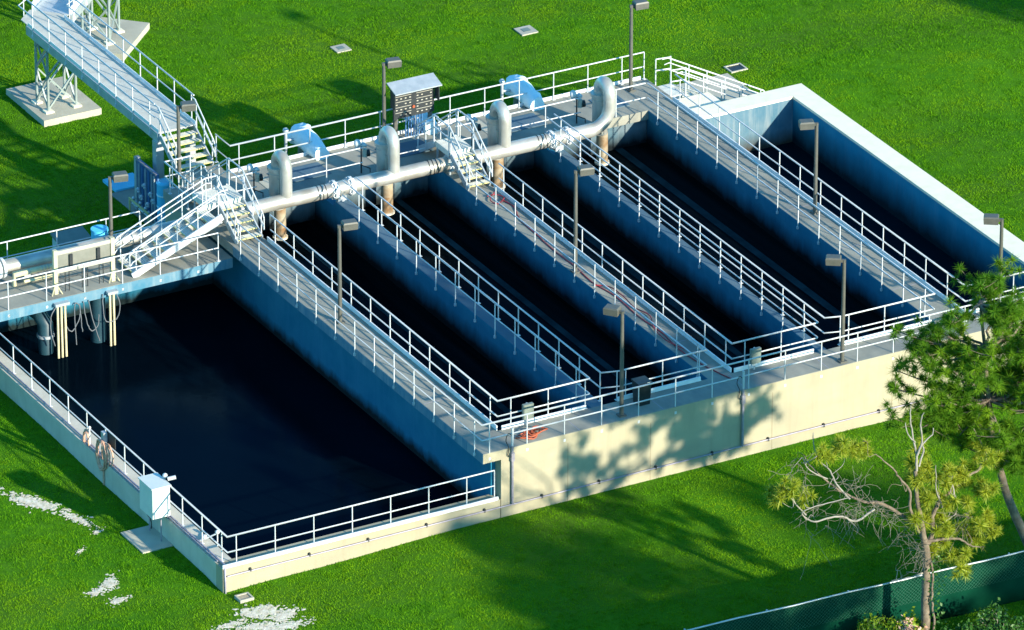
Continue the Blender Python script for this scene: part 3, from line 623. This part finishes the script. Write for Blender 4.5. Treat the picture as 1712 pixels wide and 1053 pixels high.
b = MB(); b.box(9.98, 10.16, 26.5, 26.66, .42, 2.5); b.build('end_panel', M['alu'], rk)
for y in (26.3, 26.05, 25.8, 25.55, 25.3, 25.1):
    b = MB(); b.tube([(10.0, y, .5), (10.0, y, 2.35)], .035, 8); b.build('riser', M['bluedk'] if int(y*20) % 2 else M['alu'], rk)
    b = MB(); zz = 1.0+random.random()*1.1; b.ball((9.95, y, zz), .075); b.tube([(9.9, y, zz), (9.86, y, zz)], .05, 8); b.ball((9.95, y-.03, zz-.08), .06); b.build('valve', M['rail'], rk)
b = MB(); b.bar((10.0, 24.95, 2.46), (10.0, 26.55, 2.46), .06, .05); b.build('top_bar', M['conduit'], rk)
b = MB(); b.bar((9.7, 25.0, .98), (9.7, 26.55, .98), .05, .05); b.bar((9.7, 25.0, .5), (9.7, 25.0, .98), .05, .05); b.bar((9.7, 26.5, .5), (9.7, 26.5, .98), .05, .05); b.build('guard_bar', M['nosing'], rk)
b = MB()
for k in range(9): b.ball((9.8+.03*(k % 2), 25.1+.16*k, .8+.1*(k % 3)), .07)
b.tube([(9.82, 25.0, .75), (9.82, 26.5, .75)], .045, 8); b.build('manifold', M['alu'], rk)
b = MB(); b.box(9.75, 11.15, 24.4, 28.2, .2, .45); tag(b.build('equipment_slab', M['deck']), 'grey concrete slab under the dosing pipe rack', 'concrete pad')
b = MB(); b.box(10.0, 11.2, 28.24, 29.3, .3, .5); tag(b.build('tank_lid', M['lid']), 'flat blue square cover on the lawn behind the rack', 'cover')
b = MB(); b.box(7.2, 9.2, 21.2, 23.2, .2, .5); b.build('concrete_pad', M['deck']); tag(bpy.data.objects[-1] if False else COL.objects[-1], 'grey concrete slab just behind the lower deck railing', 'concrete pad')
# pipes dropping into the basin
for i, x in enumerate((2.55, 4.55)):
    p = thing('drop_pipe', ('elbowed teal pipe dropping into the left basin, nearer the corner of the photograph', 'straight teal pipe dropping into the left basin, right of the hanging cables')[i], 'pipe', (x, 18.6, 0))
    if i == 0: MB().tube([(x-.45, 20.6, 1.45), (x-.25, 19.4, 1.45), (x-.1, 18.9, 1.38), (x, 18.62, 1.1), (x, 18.6, -.3)], .25, 16).build('pipe_run', M['teal'], p)
    else: MB().tube([(x, 18.6, 1.84), (x, 18.6, -.3)], .27, 16).build('pipe_run', M['teal'], p)
    if i == 0: MB().tube([(x, 18.6, .62), (x, 18.6, .72)], .31, 16).build('flange', M['alu'], p)
    q = thing('guide_poles', ('trio of cream guide poles in front of the elbowed drop pipe', 'pair of cream guide poles in front of the straight drop pipe')[i], 'guide pole', (x+.25, 18.0, 0))
    for k in range(3-i): MB().tube([(x+.18+.15*k, 17.98, -.35), (x+.18+.14*k, 17.98, 2.0)], .043, 10).build('pole', M['pvc'], q)
    b = MB(); b.box(x+.08, x+.62-.15*i, 17.9, 18.1, 1.98, 2.08); b.build('clamp', M['alu'], q)
def wob(pts, amp, sd, n=6):
    rd = random.Random(sd); P = []
    pts = [Vector(p) for p in pts]
    for i in range(len(pts)-1):
        for k in range(n):
            t_ = k/n; p0 = pts[max(i-1, 0)]; p1 = pts[i]; p2 = pts[i+1]; p3 = pts[min(i+2, len(pts)-1)]
            q = .5*((2*p1)+(p2-p0)*t_+(2*p0-5*p1+4*p2-p3)*t_*t_+(3*p1-p0-3*p2+p3)*t_**3); P.append(q+Vector((rd.uniform(-amp, amp), rd.uniform(-amp, amp), 0)))
    return P+[pts[-1]]
cb = thing('hanging_cables', 'tangle of grey cables hanging from the lower deck edge over dark water', 'cables', (3.5, 18.05, 1.8))
for k, pts in enumerate([[(3.1, 18.05, 1.9), (3.0, 17.98, 1.3), (3.25, 17.98, .9), (3.55, 18, 1.3), (3.6, 18.03, 1.75), (3.4, 18.0, 1.9), (3.38, 17.98, 1.2), (3.42, 17.98, .35)],
                         [(3.75, 18.05, 1.9), (3.82, 18, 1.2), (4.0, 17.98, .75), (4.25, 17.98, .9), (4.3, 18, 1.3)], [(3.95, 18.05, 1.9), (4.05, 17.98, 1.2), (4.3, 17.96, .3)],
                         [(4.5, 18.05, 2.0), (4.45, 17.95, 1.5), (4.55, 17.93, 1.0), (4.95, 17.95, 1.0), (5.1, 17.95, 1.5), (4.95, 18.0, 2.0)], [(2.75, 18.05, 1.95), (2.5, 17.98, 1.7), (2.45, 17.97, 1.1), (2.6, 17.97, .5)], [(3.6, 18.04, 1.85), (3.62, 17.98, 1.2), (3.66, 17.98, .8)]]):
    MB().tube(wob(pts, .01, k), .02, 6).build('cable', M['cable2'], cb)

# ------------------------------------------------------------------ hoses, boxes, cabinet
def hose(name, label, pts, r, mt, cat='hose', amp=.01, sd=1):
    return tag(MB().tube(wob(pts, amp, sd), r, 7).build(name, M[mt]), label, cat)
hose('garden_hose', 'long red hose snaking down the middle walkway', [(19.5, 16.9, H+.02), (19.6, 16.2, H+.02), (19.3, 15.2, H+.02), (19.22, 14.0, H+.02), (19.12, 12.5, H+.02), (19.14, 11.0, H+.02), (19.05, 9.6, H+.02), (19.2, 8.2, H+.02), (19.12, 6.6, H+.02), (19.2, 5.0, H+.02), (19.08, 3.6, H+.02), (19.2, 2.2, H+.02), (19.5, .9, H+.02)], .022, 'red')
hose('garden_hose', 'shorter red hose lying doubled near the front of the middle walkway', [(18.95, 9.3, H+.055), (19.35, 8.9, H+.06), (19.4, 8.0, H+.055), (19.3, 7.1, H+.06), (19.45, 6.3, H+.055), (19.1, 5.4, H+.06), (19.0, 4.4, H+.055), (19.25, 3.4, H+.06)], .022, 'red', sd=2)
hose('garden_hose', 'loose pink-red hose loop at the foot of the middle crossover stair', [(19.55, 17.5, H+.05), (19.1, 17.0, H+.06), (19.2, 16.6, H+.055), (19.6, 16.9, H+.06), (19.5, 17.3, H+.055), (19.15, 17.3, H+.06)], .02, 'red', sd=3)
oh = thing('hose_pile', 'orange hose heaped on the front walkway beside the left grey box', 'hose', (11.5, .45, H))
for k in range(5):
    rd = random.Random(k+20); cx, cy = 11.35+.14*k, .42+rd.uniform(-.06, .06); pts = [(cx+(.26+.05*rd.random())*math.cos(t_), cy+.2*math.sin(t_), H+.03+.03*k+.05*math.sin(2*t_+k)) for t_ in np.linspace(0, 6.0, 12)]
    MB().tube(pts, .025, 6).build('hose_coil', M['orange'], oh)
def jbox(label, x, y):
    t = thing('junction_box', label, 'box', (x, y, H)); b = MB(); b.box(x-.19, x+.19, y-.06, y+.06, H+.28, H+.82); b.build('body', M['grey'], t)
    b = MB(); b.box(x-.17, x+.17, y-.075, y-.06, H+.30, H+.80); b.build('door', M['grey'], t)
    b = MB(); b.box(x-.03, x+.03, y+.06, y+.1, H, H+.82); b.build('mounting_post', M['alu'], t)
jbox('grey electrical box on the front walkway beside the orange hose', 11.85, 1.12); jbox('grey electrical box on the front walkway at the third channel', 20.55, 1.08)
t = thing('waste_bin', 'black bin standing on the front walkway near its lamp post', 'bin', (16.0, .75, H))
b = MB(); v = []
for z, k in ((H+.0, .85), (H+.78, 1.0)): v += [(16.0+i*.24*k, .8+j*.24*k, z) for i, j in ((-1, -1), (1, -1), (1, 1), (-1, 1))]
b.add(v, [(3, 2, 1, 0), (4, 5, 6, 7)]+[(i, (i+1) % 4, 4+(i+1) % 4, 4+i) for i in range(4)]); b.build('body', M['black'], t)
b = MB(); b.box(15.74, 16.26, .54, 1.06, H+.78, H+.84); b.build('lid', M['black'], t); b = MB(); b.tube([(16.05, .5, H+.86), (16.15, .5, H+.86)], .02, 6); b.build('handle', M['tag'], t)
# conduit along the wall
cd = thing('wall_conduit', 'lilac grey conduit running along the foot of the front wall', 'conduit', (0, 0, .5))
MB().tube([(.05, -.05, .55), (10.2, -.05, .57), (33.6, -.05, .60)], .028, 8).build('conduit_run', M['conduit'], cd)
for k in range(16):
    x = .9+2.17*k; b = MB(); b.box(x-.03, x+.03, -.075, .0, .53, .66); b.build('clip', M['board'], cd)
for x, lb in ((10.62, 'at the left end of the beige wall'), (19.42, 'in the middle of the beige wall')):
    v = thing('riser_conduit', 'vertical conduit with a lamp outlet '+lb, 'conduit', (x, -.06, .6)); MB().tube([(x, -.06, .6), (x, -.06, 2.75)], .045, 8).build('riser', M['conduit'], v)
    b = MB(); b.box(x-.06, x+.06, -.12, -.003, 2.2, 2.5); b.build('outlet_box', M['conduit'], v); MB().tube([(x, -.06, 2.75), (x, -.06, 3.4)], .04, 8).build('upper_tube', M['rail'], v)
    MB().tube(wob([(x, -.05, 3.1), (x-.12, 0, 3.2), (x-.2, .02, 2.95), (x-.13, -.05, 2.7), (x-.17, -.06, 2.45), (x-.06, -.08, 2.35)], 0, 1), .015, 6).build('cable', M['cable'], v)
v = thing('side_conduits', 'pair of lilac conduits lying along the low left wall', 'conduit', (0, 9, .85))
MB().tube([(.06, 18, .89), (.06, .05, .89), (-.02, -.03, .86), (-.02, -.06, -.05)], .03, 8).build('conduit_run', M['conduit'], v); MB().tube([(-.02, 10.2, .885), (-.02, .5, .885)], .024, 8).build('conduit_run', M['conduit'], v)
# cabinet
v = thing('control_cabinet', 'pale control cabinet on thin legs by the low left wall', 'cabinet', (-.3, 4.4, 0))
b = MB(); b.box(-.62, .02, 4.0, 4.95, .95, 2.05); b.build('body', M['paleg'], v); b = MB(); b.box(-.66, .06, 3.96, 4.99, 2.05, 2.09); b.build('roof', M['paleg'], v)
b = MB(); b.box(-.60, 0, 3.985, 4.0, 1.0, 2.0); b.build('door', M['paleg'], v)
for x, y in ((-.3, 4.05), (-.05, 4.05), (-.3, 4.9)): MB().tube([(x, y, -.02), (x, y, .96)], .025, 6).build('leg', M['conduit'], v)
b = MB(); b.ball((.1, 4.5, 2.18), .09); b.tube([(.1, 4.3, 2.15), (.35, 4.2, 2.2)], .07, 8); b.build('sensor_head', M['rail'], v)
MB().tube(wob([(-.2, 5.4, .9), (-.25, 5.3, .6), (-.15, 5.1, .3), (-.2, 5.0, .0)], 0, 1), .022, 6).build('cable', M['cable'], v)
b = MB(); b.box(-1.2, -.09, 3.6, 5.25, -.1, .06); tag(b.build('concrete_slab', M['pad']), 'flat concrete slab in the grass below the cabinet', 'concrete pad')
v = thing('level_sensor', 'small white instrument on a bracket over the low left wall near the corner', 'instrument', (.2, 2.0, .84))
b = MB(); b.tube([(.1, 2.1, .86), (.35, 2.0, .95), (.75, 1.9, 1.1)], .03, 6); b.build('bracket', M['alu'], v); b = MB(); b.ball((.3, 2.05, .98), .09); b.ball((.7, 1.92, 1.12), .08); b.tube([(.7, 1.92, 1.1), (.7, 1.92, .2)], .025, 6); b.build('sensor', M['rail'], v)
for (y, lb, n, sd) in ((8.7, 'big tan hose hung in a thick coil on the low left railing', 7, 1), (10.15, 'thin pink hose looped over a tap post on the low left wall', 2, 2)):
    v = thing('hose_coil' if n > 2 else 'hose_tap', lb, 'hose', (0, y, .84))
    for k in range(n):
        rd = random.Random(sd*30+k); ry, rz = (.33 if n > 2 else .2)+rd.uniform(-.05, .06), (.48 if n > 2 else .38)+rd.uniform(-.08, .08); yo = rd.uniform(-.2, .2) if n > 2 else 0
        pts = [(-.02-.02*k+rd.uniform(-.02, .02), y+yo+ry*math.cos(t_), (1.12 if n > 2 else 1.0)+rz*math.sin(t_)-.1*k/n) for t_ in np.linspace(0, 2*math.pi, 18)]
        MB().tube(pts, .032, 6).build('hose_loop', M['tan'], v)
    if n > 2:
        b = MB(); b.box(-.04, .1, y+.1, y+.3, 1.5, 1.85); b.build('hose_hook', M['alu'], v); b = MB(); b.box(.12, .14, y-.45, y+.05, 1.45, 1.9); b.build('sign_plate', M['board'], v)
        MB().tube([(-.12, y, .6), (-.12, y, 0)], .03, 6).build('hose_tail', M['tan'], v)
    else:
        b = MB(); b.tube([(.02, y-.15, .88), (.02, y-.15, 1.5)], .03, 8); b.ball((.02, y-.15, 1.52), .06); b.build('tap_post', M['rail'], v)
# lawn covers
def cover(label, x, y, s, s2, fr='pad', inn='grey', cat='hatch'):
    z = g(x, y); t = thing('lawn_hatch', label, cat, (x, y, z))
    b = MB(); b.box(x-s, x+s, y-s2, y+s2, z-.1, z+.05); b.build('frame', M[fr], t); b = MB(); b.box(x-s*.45, x+s*.45, y-s2*.45, y+s2*.45, z+.05, z+.062); b.build('lid', M[inn], t); return t
cover('small pale square hatch in the lawn behind the left part of the back deck', 22.9, 35.5, .3, .3); cover('small pale square hatch in the lawn left of the tallest looking lamp post', 29.7, 33.6, .34, .34)
def drain(label, x, y, s, s2, inm, zt):
    z = g(x, y); t = thing('lawn_drain', label, 'drain', (x, y, z)); b = MB()
    for q in ((x-s, x+s, y-s2, y-s2+.06), (x-s, x+s, y+s2-.06, y+s2), (x-s, x-s+.06, y-s2+.06, y+s2-.06), (x+s-.06, x+s, y-s2+.06, y+s2-.06)): b.box(*q, z-.15, z+zt)
    b.build('frame', M['pad'], t); b = MB(); b.box(x-s+.06, x+s-.06, y-s2+.06, y+s2-.06, z-.15, z+zt-.03); b.build('grate', M[inm], t)
drain('small drain box with a rusty grate at the front left tank corner', .32, -.72, .25, .22, 'rusty', .12); drain('dark sunken drain in the lawn by the right stair', 34.85, 26.9, .35, .3, 'board', .05)
b = MB(); b.box(31.5, 34.35, 20.5, 26.65, .2, .44); tag(b.build('concrete_pad', M['pad']), 'pale concrete pad at the foot of the right stair', 'concrete pad')

# ------------------------------------------------------------------ vegetation
def needles(centres, n, ln, wd, seed, updir=.35):
    r = np.random.default_rng(seed); C = np.repeat(np.array([c[:3] for c in centres]), n, 0); sc = np.repeat(np.array([c[3] if len(c) > 3 else 1 for c in centres]), n)
    D = r.normal(size=C.shape); D[:, 2] += updir; D /= np.linalg.norm(D, axis=1)[:, None]
    A = np.cross(D, r.normal(size=C.shape)); A /= np.linalg.norm(A, axis=1)[:, None]
    L_ = (ln*r.uniform(.6, 1.15, len(C))*sc)[:, None]; P = np.empty((len(C), 3, 3)); o = C+D*L_*.08
    P[:, 0] = o+A*wd/2; P[:, 1] = o-A*wd/2; P[:, 2] = C+D*L_; P[:, 2, 2] -= .12*L_[:, 0]
    return P
def limb_curve(p, q, sag, rd, n=6):
    p, q = Vector(p), Vector(q); L_ = (q-p).length; o = [p.lerp(q, i/n)+Vector((rd.uniform(-1, 1)*.05*L_, rd.uniform(-1, 1)*.05*L_, sag*math.sin(math.pi*i/n)*L_+rd.uniform(-1, 1)*.03*L_)) if 0 < i < n else p.lerp(q, i/n) for i in range(n+1)]
    return o
def pine(label, base_, trunk, crown_c, rad, nl, seed, group=None, nn=84):
    rd = random.Random(seed); t = thing('pine_tree', label, 'tree', base_, group); tb = MB()
    rs = [.19*(1-.8*i/(len(trunk)-1)) for i in range(len(trunk))]; tb.tube(wob(trunk, .02, seed, 4), .2, 9, rs=list(np.interp(np.linspace(0, 1, (len(trunk)-1)*4+1), np.linspace(0, 1, len(trunk)), rs)))
    cs = []; lb = MB(); tv = [Vector(p) for p in trunk]
    for i in range(nl):
        while True:
            u = Vector((rd.uniform(-1, 1), rd.uniform(-1, 1), rd.uniform(-1, 1)))
            if .35 < u.length < 1: break
        e = Vector(crown_c)+Vector((u.x*rad[0], u.y*rad[1], u.z*rad[2])); best = min(tv[1:], key=lambda p: (p-e).length+abs(p.z-(e.z-.25*(e-p).length))*.6)
        c = limb_curve(best, e, -.06, rd); lb.tube(c, .05, 5, rs=list(np.linspace(.055, .015, len(c))))
        for k in range(rd.randint(9, 14)):
            s = c[rd.randint(3, len(c)-1)]; q = s+Vector((rd.gauss(0, .32), rd.gauss(0, .32), rd.gauss(.08, .2))); lb.tube([s, s.lerp(q, .5)+Vector((0, 0, -.03)), q], .012, 4, rs=[.016, .012, .007])
            cs.append((q.x, q.y, q.z, rd.uniform(.8, 1.25)))
            if rd.random() < .6: z = s.lerp(q, .55); cs.append((z.x, z.y, z.z+.03, rd.uniform(.6, .95)))
        cs.append((e.x, e.y, e.z, 1.25))
    tb.build('trunk', M['bark'], t); lb.build('limbs', M['bark'], t)
    link('crown', trimesh('crown', needles(cs, nn, .30, .022, seed), M['needle']), t); return t
big = pine('big dense green pine at the right edge, hiding the end of the beige wall', (23.9, -12.3, 0), [(23.9, -12.3, -.1), (23.0, -12.1, 1.8), (22.4, -12, 3.3), (21.9, -11.9, 5.0), (21.6, -11.9, 7), (21.3, -12, 9), (21.1, -12, 10.6)], (21.9, -11.8, 7.85), (3.9, 3.0, 3.5), 96, 5)
for (dx, dy, rz, s) in ((7.5, -24, 2.2, 1.15), (-1.5, -27.5, .4, 1.1), (-9.5, -29, 3.3, .95), (-6, -20, 4.0, 1.0), (35.5, 6, 5.1, 1.2)):
    c = copy_tree(big); c.location = (23.9+dx, -12.3+dy, 0); c.rotation_euler = (0, 0, rz); c.scale = (s, s, s)
    c['label'] = 'pine tree standing outside the photograph that shades the lawn'; c['group'] = 'pines outside the photograph'
# half dead pine
DY = -14.3
dp = thing('dead_pine', 'half dead pine with bare silvery limbs and yellow green tufts before the fence', 'tree', (17.9, DY, 0)); rd = random.Random(3)
def dj(pts, k): return [(x, DY+k*i/len(pts), z) for i, (x, z) in enumerate(pts)]
MB().tube(wob(dj([(17.85, -.1), (17.9, .71), (17.89, 1.82), (17.89, 2.84), (17.9, 3.34), (17.77, 4.03)], 0), .01, 1, 4), .2, 10, rs=list(np.linspace(.165, .11, 21))).build('trunk', M['bark'], dp)
MB().tube(wob(dj([(17.77, 4.03), (17.64, 4.78), (17.47, 5.68), (17.42, 6.56)], .1), .01, 2, 4), .1, 8, rs=list(np.linspace(.10, .06, 13))).build('limb', M['bark'], dp)
for pts, k, r_ in (([(17.42, 6.56), (17.43, 7.13), (17.3, 7.87), (17.24, 8.45), (17.3, 8.8)], .3, .05), ([(17.43, 7.13), (17.54, 7.6), (17.44, 8.4), (17.5, 8.7)], -.3, .045), ([(17.5, 6.7), (17.69, 7.17), (17.72, 7.41), (18.08, 7.61), (18.15, 7.8)], .3, .035), ([(17.35, 7.6), (17.1, 7.9), (17.05, 8.3)], .2, .025)):
    pp = wob(dj(pts, k), .015, 4, 4); MB().tube(pp, r_, 6, rs=list(np.linspace(r_, .014, len(pp)))).build('bare_limb', M['dead'], dp)
LB = [([(17.77, 4.03), (17.53, 4.48), (17.08, 4.92), (16.39, 5.45), (15.87, 5.58), (15.42, 5.83), (14.97, 6.16), (14.51, 6.63), (14.14, 7.08), (13.98, 7.4)], 1.4, .075), ([(14.97, 6.16), (14.59, 6.68), (14.5, 7.06), (14.13, 7.58), (14.15, 8.28)], 1.2, .035),
      ([(15.87, 5.58), (15.13, 5.4), (14.53, 5.77), (13.87, 5.93), (13.35, 5.99), (12.83, 6.41), (12.9, 6.67), (13.63, 6.78), (14.29, 6.86)], -1.2, .04), ([(17.53, 4.48), (17.14, 5.33), (17.01, 6.01), (16.74, 6.44), (16.36, 6.89), (16.13, 7.23), (15.52, 7.88), (15.22, 8.16)], -1.2, .055),
      ([(17.91, 3.85), (18.14, 4.08), (18.17, 4.65), (18.42, 5.02), (18.86, 5.27), (19.3, 5.44), (19.75, 5.62), (20.2, 5.73), (20.45, 6.03), (20.33, 6.42), (20.04, 7.06)], .9, .085), ([(17.89, 3.92), (18.37, 3.95), (18.9, 3.89), (19.21, 3.66), (19.51, 3.59)], -.8, .06),
      ([(17.73, 2.81), (17.28, 2.88), (16.38, 3.03)], -.5, .03), ([(18.42, 5.02), (18.2, 5.5), (18.0, 5.9), (17.9, 6.8)], -.5, .035), ([(18.86, 5.27), (18.8, 5.8), (18.6, 6.2)], .4, .03), ([(18.17, 4.3), (18.7, 4.35), (19.2, 4.4)], .6, .03), ([(13.35, 5.99), (12.9, 6.6), (12.55, 7.2)], .2, .025), ([(14.14, 7.08), (13.5, 7.5), (13.25, 8.0)], .2, .025)]
for i, (pts, k, r_) in enumerate(LB):
    pp = wob(dj(pts, k), .02, 40+i, 4); tw = MB().tube(pp, r_, 7, rs=list(np.linspace(r_, .014, len(pp))))
    for _ in range(4 if r_ < .08 else 2):
        p = Vector(pp[rd.randint(3, len(pp)-1)]); a = Vector((rd.gauss(0, .25), rd.gauss(0, .25), rd.gauss(.02, .2))); b2 = a+Vector((rd.gauss(0, .2), rd.gauss(0, .2), rd.gauss(.08, .2)))
        tw.tube(wob([p, p+a, p+b2, p+b2*1.2+Vector((rd.gauss(0, .1), 0, rd.gauss(0, .12)))], 0, 1, 3), .010, 4, rs=list(np.linspace(.013, .005, 10)))
    tw.build('limb', M['bark'] if r_ > .05 else M['dead'], dp)
TF = [(17.3, 4.95), (17.95, 4.5), (18.45, 4.55), (18.9, 5.65), (18.2, 3.5), (18.3, 5.9), (19.2, 5.9), (19.5, 4.3), (17.4, 6.6), (17.92, 6.93), (17.56, 6.31), (17.87, 5.94), (17.7, 6.1), (18.1, 6.2), (18.61, 6.19), (20.03, 6.42), (20.2, 6.2), (19.45, 5.55), (19.9, 5.59), (19.7, 5.4), (19.32, 5.01), (19.02, 4.79), (20.1, 3.87), (19.81, 3.51), (20.0, 3.6), (19.7, 3.75), (20.2, 4.2), (19.01, 2.77), (19.23, 3.01), (18.9, 3.1), (18.6, 3.82), (12.38, 7.09), (12.55, 7.33), (12.3, 6.9), (13.41, 6.55), (13.75, 8.1), (14.63, 8.16), (14.4, 8.3), (15.37, 7.77), (15.1, 8.0), (18.4, 4.3), (18.3, 5.4), (18.0, 5.3), (17.7, 5.6)]
cs = []
for x, z in TF:
    y0 = DY+rd.uniform(-.6, .9)
    for _ in range(6): cs.append((x+rd.gauss(0, .15), y0+rd.gauss(0, .15), z+rd.gauss(0, .12), rd.uniform(.7, 1.1)))
link('crown', trimesh('crown', needles(cs, 110, .34, .024, 9, .2), M['needle2']), dp)
cs = [(x+rd.gauss(0, .2), DY+rd.uniform(-.4, .8), z+rd.gauss(0, .16), rd.uniform(.6, 1)) for x, z in ((14.98, 5.6), (16.01, 5.6), (15.5, 5.6), (13.65, 5.8), (13.24, 7.4), (15.1, 6.63), (19.41, 4.41), (17.64, 3.48), (17.25, 3.87), (16.48, 5.1), (17.9, 3.3)) for _ in range(6)]
ms = MB()
for x, y, z, s in cs:
    for _ in range(4):
        p = Vector((x, y, z)); pts = [p]
        d = Vector((rd.gauss(0, 1), rd.gauss(0, 1), rd.gauss(0, .8))).normalized()*.09*s
        for k in range(6): pts.append(pts[-1]+d); d = (d+Vector((rd.gauss(0, .05), rd.gauss(0, .05), rd.gauss(-.012, .05))))
        ms.tube(pts, .006, 4)
ms.build('hanging_moss', M['moss'], dp)
# leafy shrubs and vine
def leaves(pts, n, s, sd):
    r = np.random.default_rng(sd); C = np.repeat(np.array(pts), n, 0)+r.normal(0, .11, (len(pts)*n, 3)); D = r.normal(size=C.shape); D /= np.linalg.norm(D, axis=1)[:, None]; A = np.cross(D, r.normal(size=C.shape)); A /= np.linalg.norm(A, axis=1)[:, None]
    L_ = s*r.uniform(.6, 1.3, (len(C), 1)); P = np.empty((len(C), 2, 3, 3)); P[:, 0, 0] = C; P[:, 0, 1] = C+D*L_*.5+A*L_*.3; P[:, 0, 2] = C+D*L_; P[:, 1, 0] = C; P[:, 1, 1] = C+D*L_; P[:, 1, 2] = C+D*L_*.5-A*L_*.3
    return P
def shrub(label, x, y, h, r_, sd, mt='leaf', n=26):
    rq = random.Random(sd); t = thing('shrub', label, 'shrub', (x, y, 0)); sb = MB(); pts = []
    for k in range(n):
        a = rq.uniform(0, 6.28); q = r_*math.sqrt(rq.random()); e = Vector((x+q*math.cos(a), y+q*math.sin(a), h*rq.uniform(.45, 1)*(1-.3*q/r_))); c = limb_curve((x, y, 0), e, .04, rq, 4); sb.tube(c, .02, 5, rs=[.03, .025, .02, .012, .008])
        for s in (c[-1], c[-2], (c[-1]+c[-2])/2): pts.append(tuple(s))
    sb.build('stems', M['dead'], t); link('foliage', trimesh('foliage', leaves(pts, 16, .13, sd), M[mt]), t)
shrub('bright yellow green shrub at the bottom edge left of the dead pine', 16.2, -13.7, 1.35, .55, 1); shrub('broad yellow green shrub at the foot of the dead pine', 17.35, -14.0, 1.3, .7, 2, n=36)
shrub('low dark green bush in the bottom right corner', 20.2, -15.1, 1.2, .9, 3, 'vine', 34); shrub('dark green bush at the bottom edge right of the dead pine', 18.9, -14.9, .9, .6, 4, 'vine')
shrub('reddish dry sapling beside the dead pine trunk', 17.2, -14.6, 1.9, .35, 5, 'tan', 7)
v = thing('vine', 'green leafy vine climbing the dead pine trunk', 'vine', (17.95, -14.4, 0)); vp = wob([(18.0, -14.5, 0), (18.1, -14.5, 1), (17.98, -14.52, 1.9), (18.05, -14.45, 2.7), (17.95, -14.45, 3.2)], .02, 1, 5); MB().tube(vp, .04, 6).build('stem', M['bark'], v)
link('foliage', trimesh('foliage', leaves([(p.x+rd.gauss(.1, .1), p.y, p.z) for p in vp if p.z > .3], 10, .12, 6), M['vine']), v)

# ------------------------------------------------------------------ fence
fn = thing('chain_link_fence', 'green screened chain link fence with a steel top rail in the bottom right corner', 'fence', (8, -12.8, 0))
def fy(x): return -12.45-.045*(x-11)
zt = lambda x: 1.8+.015*math.sin(x*1.7)
MB().tube([(x, fy(x), zt(x)) for x in np.arange(4, 38.1, 1.0)], .03, 7).build('top_rail', M['alu'], fn)
pm = MB().tube([(0, 0, -.1), (0, 0, 1.84)], .032, 8).mesh('post', M['alu'])
for k in range(12): link('post', pm, fn, (4.2+2.95*k, fy(4.2+2.95*k)+.04, 0))
b = MB(); xs2 = list(np.arange(4, 38.1, .25)); vs = []
for i, x in enumerate(xs2):
    for z in (0.0, .6, 1.2, zt(x)-.03): vs.append((x, fy(x)-.02+.02*math.sin(x*3+z*2), z))
b.add(vs, [(i*4+j, (i+1)*4+j, (i+1)*4+j+1, i*4+j+1) for i in range(len(xs2)-1) for j in range(3)], True); so_ = b.build('screen', M['screen'], fn)
md = so_.modifiers.new('thick', 'SOLIDIFY'); md.thickness = .008
b = MB()
for i, x in enumerate(np.arange(10.5, 24, .13)):
    for sg in (-1, 1):
        x1 = x+sg*.9; b.bar((x, fy(x)-.05, .9), (x1, fy(x1)-.05, 1.78), .006, .006)
b.build('wire_mesh', M['wire'], fn)
